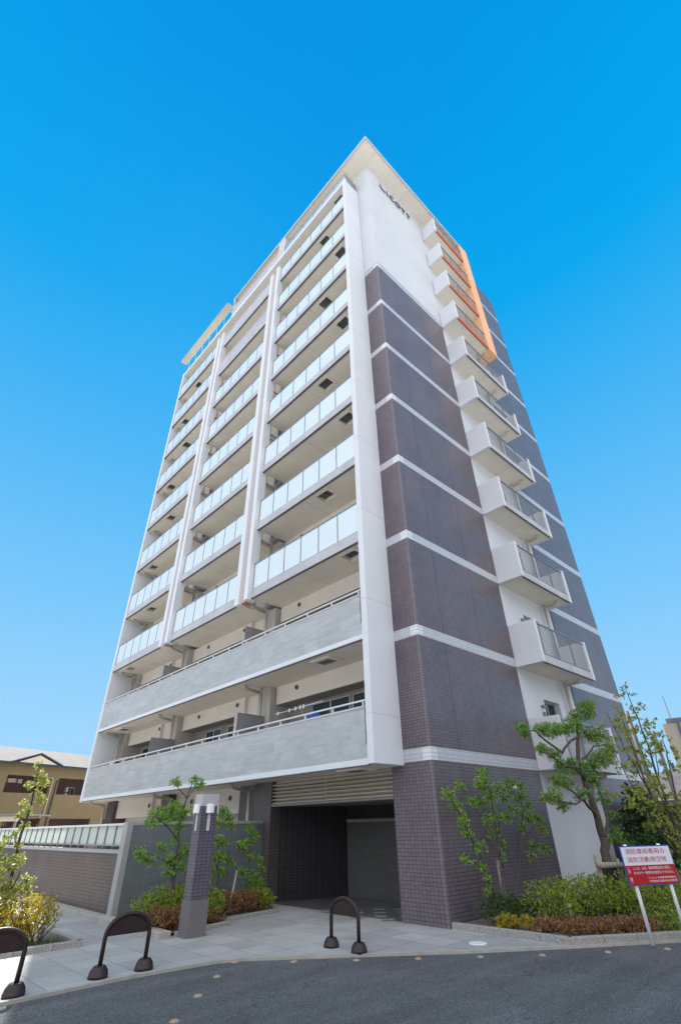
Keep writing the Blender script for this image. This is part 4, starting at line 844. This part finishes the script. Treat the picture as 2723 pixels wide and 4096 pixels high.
tree('leafy_shrub_tree', 'bushy sunlit shrub tree with glossy pale leaves at the left edge', 'tree', (-7.0, Y, 0), lm, cl, 'leaf_sunny', 'bark_dark', L=0.07, W=0.042)
# the sparse yellow green tree at the right edge
Y = -3.0
lm = [([(4.7, Y, 0), (4.6, Y, 0.98), (4.2, Y, 1.45), (3.95, Y, 2.34), (3.9, Y, 3.02), (3.75, Y, 3.9)], 0.05, 0.010), ([(4.8, Y, 0.2), (4.97, Y, 1.57), (4.85, Y, 2.2), (4.95, Y, 3.06), (4.85, Y, 3.81), (4.7, Y, 4.6)], 0.045, 0.008),
      ([(5.0, Y, 0), (5.4, Y, 1.3), (5.7, Y, 2.0), (6.2, Y, 3.1), (6.4, Y, 3.6)], 0.04, 0.008), ([(4.6, Y, 0.9), (3.8, Y, 1.5), (3.1, Y, 2.2), (2.5, Y, 3.0)], 0.025, 0.006), ([(3.95, Y, 2.3), (3.3, Y, 3.0), (2.85, Y, 3.8)], 0.018, 0.005), ([(4.3, Y, 1.3), (3.0, Y, 1.9), (2.0, Y, 2.15)], 0.018, 0.005), ([(4.9, Y, 2.5), (5.4, Y, 3.2), (5.6, Y, 3.9)], 0.015, 0.005), ([(4.9, Y, 1.6), (4.4, Y, 2.6), (4.35, Y, 3.4)], 0.02, 0.006)]
cl = []
for pts, r0, r1 in lm:
    P = [Vector(p) for p in pts]
    for a, b_ in zip(P[1:], P[2:]):
        for q in range(13):
            p = a.lerp(b_, rnd.random()); cl.append(((p.x+rnd.uniform(-.16, .16), p.y+rnd.uniform(-.25, .25), p.z+rnd.uniform(-.15, .2)), .09, 13))
tree('sparse_tree', 'sparse upright tree with yellow green leaves behind the fire sign', 'tree', (4.7, Y, 0), lm, cl, 'leaf_yellow', L=0.065, W=0.045)

def shrub(name, label, ells, n, leafm, L=0.045, W=0.02, stems=30, flat=1.0, group=None, stemm='bark_dark'):
    c0 = ells[0][0]; base = Vector((c0[0], c0[1], 0.04)); t = thing(name, label, 'shrub', tuple(base), group=group); g = G(); b = G()
    tot = sum(e[1][0]*e[1][1]*e[1][2] for e in ells)**1.0
    for c, r in ells:
        c = Vector(c); r = Vector(r); k_ = int(n*(r.x*r.y*r.z)/tot)
        for _ in range(k_//5):
            d = rdir(); rr = rnd.random()**0.28; w = 1+0.26*math.sin(d.x*7+c.x*3)*math.cos(d.y*6+c.y)
            p = c+Vector((d.x*r.x, d.y*r.y, d.z*r.z))*rr*w
            if p.z < 0.06: p.z = 0.06+rnd.random()*0.1
            ax = (Vector((d.x, d.y, abs(d.z)+0.6))).normalized(); p -= base
            for j in range(5):
                dd = (ax*0.7+rdir()).normalized(); l_ = L*rnd.uniform(.7, 1.3); g.leaf(p, dd, rdir(), l_, W*l_/L)
        for _ in range(int(stems*r.x/sum(e[1][0] for e in ells))):
            a = Vector((c.x+rnd.uniform(-.5, .5)*r.x, c.y+rnd.uniform(-.5, .5)*r.y, 0.04)); e = Vector((c.x+rnd.uniform(-.95, .95)*r.x, c.y+rnd.uniform(-.9, .9)*r.y, c.z+r.z*rnd.uniform(0, .8)))
            b.tube([tuple(a-base), tuple(a.lerp(e, .5)+Vector((rnd.uniform(-.04, .04), rnd.uniform(-.04, .04), 0))-base), tuple(e-base)], [.009, .006, .003], 4, cap=False)
    b.build('stems', stemm, t); g.build('foliage', leafm, t); return t
# right planting
shrub('azalea_hedge', 'broad yellow green azalea hedge under the leaning evergreen', [((x, -1.5-0.16*(x-1.2)-(.1 if i % 2 else 0), .42), (.55, .55, .34)) for i, x in enumerate([1.3, 1.9, 2.5, 3.1, 3.7, 4.4])], 20000, 'leaf_azalea', stems=150, L=0.040, W=0.019)
shrub('azalea_hedge', 'azalea hedge behind the sign and the sparse yellow tree', [((x, y, .40), (.6, .6, .36)) for x, y in [(3.2, -3.1), (2.6, -2.7), (4.0, -3.4), (4.9, -4.2), (5.2, -3.0), (5.8, -2.2), (4.0, -2.6)]], 13000, 'leaf_azalea', stems=90)
shrub('dark_shrub', 'dark green feathery shrub at the foot of the tiled corner', [((0.75, -.75, .28), (.45, .4, .26)), ((1.15, -1.0, .25), (.3, .3, .22))], 3600, 'leaf_dark', L=0.05, W=0.016, stems=20)
shrub('orange_shrub', 'small orange leaved shrub at the corner of the granite kerb', [((0.42, -1.0, .15), (.26, .22, .12)), ((0.62, -1.3, .14), (.2, .2, .10))], 1500, 'leaf_gold', stems=12)
shrub('rusty_shrub', 'low rusty brown shrubs behind the granite kerb beside the garden light', [((x, y, .14), (.34, .26, .11)) for x, y in [(0.62, -1.7), (0.72, -2.15), (1.05, -2.5), (1.4, -2.75), (1.65, -3.0), (1.15, -2.15), (1.6, -2.5), (1.95, -2.8), (1.1, -1.75)]], 8500, 'leaf_rust', stems=170)
shrub('yellow_shrub', 'yellow green shrub at the foot of the fire sign', [((2.0, -3.25, .2), (.36, .26, .18)), ((2.45, -3.6, .22), (.4, .3, .2)), ((3.0, -4.0, .24), (.45, .35, .22)), ((3.7, -4.5, .26), (.45, .35, .24))], 5200, 'leaf_azalea', stems=50)
shrub('tall_hedge', 'tall dark green evergreen hedge against the rear tiled wall', [((9.3, -.75, 1.25), (.65, .5, 1.2)), ((10.0, -.8, 1.3), (.6, .5, 1.25)), ((10.6, -.7, 1.2), (.5, .45, 1.1)), ((8.6, -.9, .7), (.6, .5, .7))], 16000, 'leaf_dark', L=0.10, W=0.05, stems=40)
shrub('tall_hedge', 'dark green bushes just behind the fire sign and the sparse tree', [((7.6, -2.7, .85), (.8, .6, .8)), ((8.6, -3.7, .9), (.8, .8, .9))], 6000, 'leaf_dark', L=0.09, W=0.045, stems=40)
# planting by the lamp pillar
shrub('azalea_shrub', 'rounded olive azalea before the slate wall, left of the pillar', [((-3.75, 4.6, .36), (.5, .42, .30)), ((-3.2, 4.9, .38), (.45, .4, .3))], 6500, 'leaf_azalea', stems=40)
shrub('rusty_shrub', 'rusty red low shrub at the kerb left of the lamp pillar', [((-3.78, 3.95, .22), (.36, .28, .17)), ((-4.0, 4.25, .24), (.22, .3, .18)), ((-3.3, 4.05, .2), (.3, .25, .15))], 4200, 'leaf_rust', stems=40)
shrub('golden_shrub', 'olive and gold shrub just right of the lamp pillar', [((-2.75, 4.5, .36), (.42, .36, .28)), ((-2.9, 4.2, .2), (.35, .25, .17))], 4200, 'leaf_azalea', stems=30)
shrub('rusty_shrub', 'rusty brown shrub along the kerb right of the lamp pillar', [((-2.0, 4.75, .27), (.42, .32, .2)), ((-1.45, 4.85, .25), (.45, .32, .2)), ((-2.75, 4.02, .17), (.25, .18, .13))], 5600, 'leaf_rust', stems=40)
shrub('golden_shrub', 'olive shrub at the entrance end of the planting', [((-1.0, 4.95, .25), (.4, .35, .2)), ((-.7, 5.3, .22), (.3, .3, .18))], 3000, 'leaf_azalea', stems=20)
shrub('dark_shrub', 'small blue green shrub beside the drainpipe at the entrance', [((-0.75, 5.5, .42), (.3, .25, .25))], 900, 'leaf_green', stems=10, L=0.05)
# left, in the sun
shrub('golden_shrub', 'large golden azalea half in sun at the left planter corner', [((-6.9, 4.75, .42), (.6, .5, .34)), ((-6.35, 4.7, .44), (.5, .45, .36)), ((-7.5, 4.8, .40), (.5, .45, .34)), ((-6.05, 4.65, .42), (.36, .4, .3))], 11000, 'leaf_gold', stems=110, L=0.042)
g = G()
for _ in range(900):
    x = rnd.uniform(-7.6, -5.6); y = 4.2+rnd.random()**2*0.5; g.leaf(Vector((x, y, .05)), (Vector((0, 0, 1))+rdir()*0.5).normalized(), rdir(), rnd.uniform(.03, .08), .008)
tag(g.build('grass_tufts', 'leaf_dark'), 'sparse green grass at the foot of the golden azalea', 'grass', kind='stuff')

# ---------------------------------------------------------------- tan apartment house beyond the fence
M['tan'] = simple('tan render', (.215, .158, .088), 0.85, 0.05, 1.0, 0.2, stain=0.12); M['cream'] = simple('cream render', (.62, .54, .42), 0.85, 0.04); M['brownwall'] = simple('dark brown wall', (.10, .06, .05), 0.85, 0.1, 3)
M['rooftile'] = stone('grey beige roof shingles', (.095, .085, .08), (.14, .128, .118), 0.5, 0.14, (.07, .065, .06), 0.8, 0.7); M['darktrim'] = simple('dark blue grey trim', (.035, .04, .05), 0.5)
phi = R(17.35); ao = (-2.15, 33.15)
th = thing('tan_apartment', 'two storey tan apartment house with shingle roof and open walkways', 'building', (ao[0], ao[1], 0), phi)
def lb(*a): return G().box(*a)
wall = G().box(-9, 10, 0, 0.15, 4.9, 5.55)
for a, b_ in ((-9, -8.0), (-4.4, -3.7), (0.05, 0.80), (3.85, 4.45), (7.69, 8.6), (9.5, 10)): wall.box(a, b_, 0, 0.15, 3.9, 4.9)
wall.box(-9, 10, 0, 0.15, 2.48, 3.9)
for a, b_ in ((-9, -8.0), (-4.4, -3.7), (0.6, 1.4), (3.86, 4.5), (7.69, 8.6), (9.5, 10)): wall.box(a, b_, 0, 0.15, -0.1, 2.48)
wall.build('wall', 'tan', th)
G().box(-9, 10, 1.4, 1.6, -0.1, 5.5).build('walkway_wall', 'brownwall', th); G().box(-9, 10, 0.15, 1.4, 2.48, 2.6).box(-9, 10, 0.15, 1.4, 5.3, 5.5).build('walkway_floor', 'cream', th)
G().box(-9, 10, 1.6, 8, -0.1, 5.5).build('rear_wall', 'tan', th)
rf = G(); rf.quad((-9.4, -0.45, 5.60), (10.4, -0.45, 5.60), (10.4, 4.2, 7.05), (-9.4, 4.2, 7.05)).quad((-9.4, 4.2, 7.05), (10.4, 4.2, 7.05), (10.4, 8.6, 5.6), (-9.4, 8.6, 5.6)).quad((-9.4, -0.45, 5.54), (-9.4, 8.6, 5.54), (10.4, 8.6, 5.54), (10.4, -0.45, 5.54))
rf.quad((-9.4, -0.45, 5.54), (-9.4, -0.45, 5.6), (-9.4, 4.2, 7.05), (-9.4, 8.6, 5.6), (-9.4, 8.6, 5.54)).quad((10.4, -0.45, 5.54), (10.4, -0.45, 5.6), (10.4, 4.2, 7.05), (10.4, 8.6, 5.6), (10.4, 8.6, 5.54))
rfo = rf.build('roof', 'rooftile', th); G().box(-9.4, 10.4, -0.52, -0.45, 5.50, 5.62).build('gutter', 'darktrim', rfo)
pd = G(); pd.quad((0.95, -0.5, 5.62), (3.70, -0.5, 5.62), (2.31, -0.5, 6.12)); pd.quad((0.95, -0.5, 5.62), (2.31, -0.5, 6.12), (2.31, 1.6, 6.14), (0.95, .2, 5.62)).quad((3.7, -0.5, 5.62), (3.7, .2, 5.62), (2.31, 1.6, 6.14), (2.31, -0.5, 6.12)); pdo = pd.build('pediment', 'cream', th)
g = G()
for (a, b_) in (((0.5, 5.55), (2.31, 6.17)), ((2.31, 6.17), (4.1, 5.55))):
    g.quad((a[0], -0.56, a[1]), (b_[0], -0.56, b_[1]), (b_[0], -0.56, b_[1]+0.10), (a[0], -0.56, a[1]+0.10)); g.quad((a[0], -0.56, a[1]+.1), (b_[0], -0.56, b_[1]+.1), (b_[0], 1.7 if b_[0] == 2.31 else -.3, b_[1]+.1), (a[0], -.3 if b_[0] == 2.31 else 1.7, a[1]+.1)); g.quad((a[0], -0.56, a[1]), (b_[0], -0.56, b_[1]), (b_[0], -0.4, b_[1]), (a[0], -0.4, a[1]))
g.build('trim', 'darktrim', pdo)
for x, z in ((0.95, 4.18), (6.42, 4.15), (-3.2, 4.18), (0.9, 1.7)):
    w = G().box(x-0.33, x+0.33, 1.36, 1.41, z-0.32, z+0.30).build('window_frame', 'alu_light', th); G().box(x-0.30, x-0.01, 1.34, 1.36, z-0.29, z+0.27).box(x+0.02, x+0.30, 1.34, 1.36, z-0.29, z+0.27).build('pane', 'glass', w)
for x, z, w, h in ((1.85, 4.68, .55, .24), (2.4, 4.66, .28, .24), (3.55, 4.6, .5, .26), (6.05, 4.28, .18, .26), (6.05, 4.02, .18, .10)): G().box(x-w/2, x+w/2, 1.2, 1.4, z-h/2, z+h/2).build('meter_box', 'cream', th)
G().box(4.6, 5.0, 1.36, 1.4, 3.5, 4.5).build('door', 'salmon', th)
for x, z, r in ((4.6, 4.66, .07), (4.82, 4.66, .1), (5.15, 4.66, .06), (4.6, 2.15, .08), (4.95, 2.15, .1), (5.35, 2.15, .07), (2.3, 2.2, .09), (3.0, 2.2, .07)):
    v = G().tube([(x, 1.4, z), (x, 1.3, z)], r, 14).build('round_vent', 'cream', th); G().tube([(x, 1.31, z), (x, 1.29, z)], r*.7, 12).build('grille', 'black', v)
G().tube([(4.5, -0.02, 4.75), (4.28, -0.08, 4.68), (4.25, -0.08, 0)], 0.05, 8).build('downpipe', 'pipe_dark', th); G().tube([(3.5, -0.05, 4.86), (3.9, -0.08, 4.86), (3.95, -0.08, 4.7), (3.93, -0.08, 2.7), (3.7, -0.06, 2.5)], 0.03, 8).build('downpipe', 'pipe', th)
cpo = thing('carport', 'cream flat roofed carport before the tan apartment house', 'carport', (-2.4, 26.2, 0), R(-38))
G().box(-6, 1.1, -0.2, 3.0, 2.46, 2.52).build('roof', 'alu', cpo); G().box(-6, 0.75, -0.1, 0.0, 2.2, 2.44).build('beam', 'cream', cpo); G().box(0.55, 0.65, 0, 0.1, 0, 2.3).build('post', 'alu', cpo); G().box(-5.9, -5.8, 0, 0.1, 0, 2.3).build('post', 'alu', cpo)

# ---------------------------------------------------------------- right background
sh = thing('beige_shed', 'beige flat roofed shed with a dark doorway at the right edge', 'shed', (11.2, -0.48, 0))
G().box(0, 3.5, -0.42, 0, 0, 2.05).box(0, 3.5, -4.6, -4.2, 0, 2.05).box(3.3, 3.5, -4.2, -0.42, 0, 2.05).build('wall', 'cream', sh); G().box(-0.15, 3.6, -4.8, 0.2, 2.05, 2.22).build('roof', 'conc', sh)
th2 = thing('tiled_house', 'small house with grey ribbed roof beyond the shed', 'house', (29, 3.0, 0), R(-73))
G().box(-4, 4.2, 0.3, 6.7, -0.1, 3.0).build('wall', 'cream', th2)
g = G(); g.quad((-4.5, 0, 2.95), (4.6, 0, 2.95), (4.6, 3.5, 4.4), (-4.5, 3.5, 4.4)).quad((-4.5, 7, 2.95), (-4.5, 3.5, 4.4), (4.6, 3.5, 4.4), (4.6, 7, 2.95)).quad((-4.5, 0, 2.9), (-4.5, 3.5, 4.4), (-4.5, 7, 2.9)).quad((4.6, 0, 2.9), (4.6, 7, 2.9), (4.6, 3.5, 4.4)).quad((-4.5, 0, 2.9), (-4.5, 7, 2.9), (4.6, 7, 2.9), (4.6, 0, 2.9))
g.build('roof', 'rooftile', th2)
M['greybeige'] = simple('stained grey beige wall', (.30, .275, .23), 0.85, 0.1, 0.4, stain=0.3); M['bluegrey'] = simple('blue grey pipe', (.05, .09, .14), 0.5)
tw = thing('distant_block', 'beige tower block with a blue drainpipe at the right edge of the photo', 'building', (48.8, 8.2, 0), R(-75))
G().box(0, 9, 0, 8, -0.1, 9.6).build('wall', 'greybeige', tw); G().box(0.4, 8.5, 0.3, 7, 9.6, 10.1).build('parapet', 'conc', tw); G().tube([(1.3, -0.12, 0), (1.3, -0.12, 9.9)], 0.10, 10).build('downpipe', 'bluegrey', tw)
G().tube([(0.9, 1.0, 10.0), (0.9, 1.0, 12.4)], 0.04, 6).build('antenna', 'alu', tw)
G().tube([(-0.4, 0.1, 0), (-0.4, 0.1, 6.2)], 0.16, 10).build('flue', 'pipe_dark', tw)
for az, rr_, zt, lab in ((17.5, 28, 6.05, 'left of two thin utility poles rising behind the shed'), (15.9, 28, 5.1, 'right of two thin utility poles rising behind the shed')):
    p = (CAM.x+rr_*math.cos(R(az)), CAM.y+rr_*math.sin(R(az)), 0); po = thing('utility_pole', lab, 'pole', p, group='utility poles behind the shed')
    G().tube([(0, 0, 0), (0, 0, zt)], [0.12, 0.09], 10).build('pole', 'conc', po, smooth=True); G().box(-0.2, 0.2, -0.04, 0.04, zt-0.5, zt-0.42).build('crossarm', 'alu', po)
shrub('tall_hedge', 'evergreen hedge standing in the doorway of the beige shed', [((12.0, -2.9, .9), (.6, 1.2, .85)), ((12.2, -2.2, .8), (.5, .8, .75))], 7000, 'leaf_dark', L=0.12, W=0.06, stems=20)
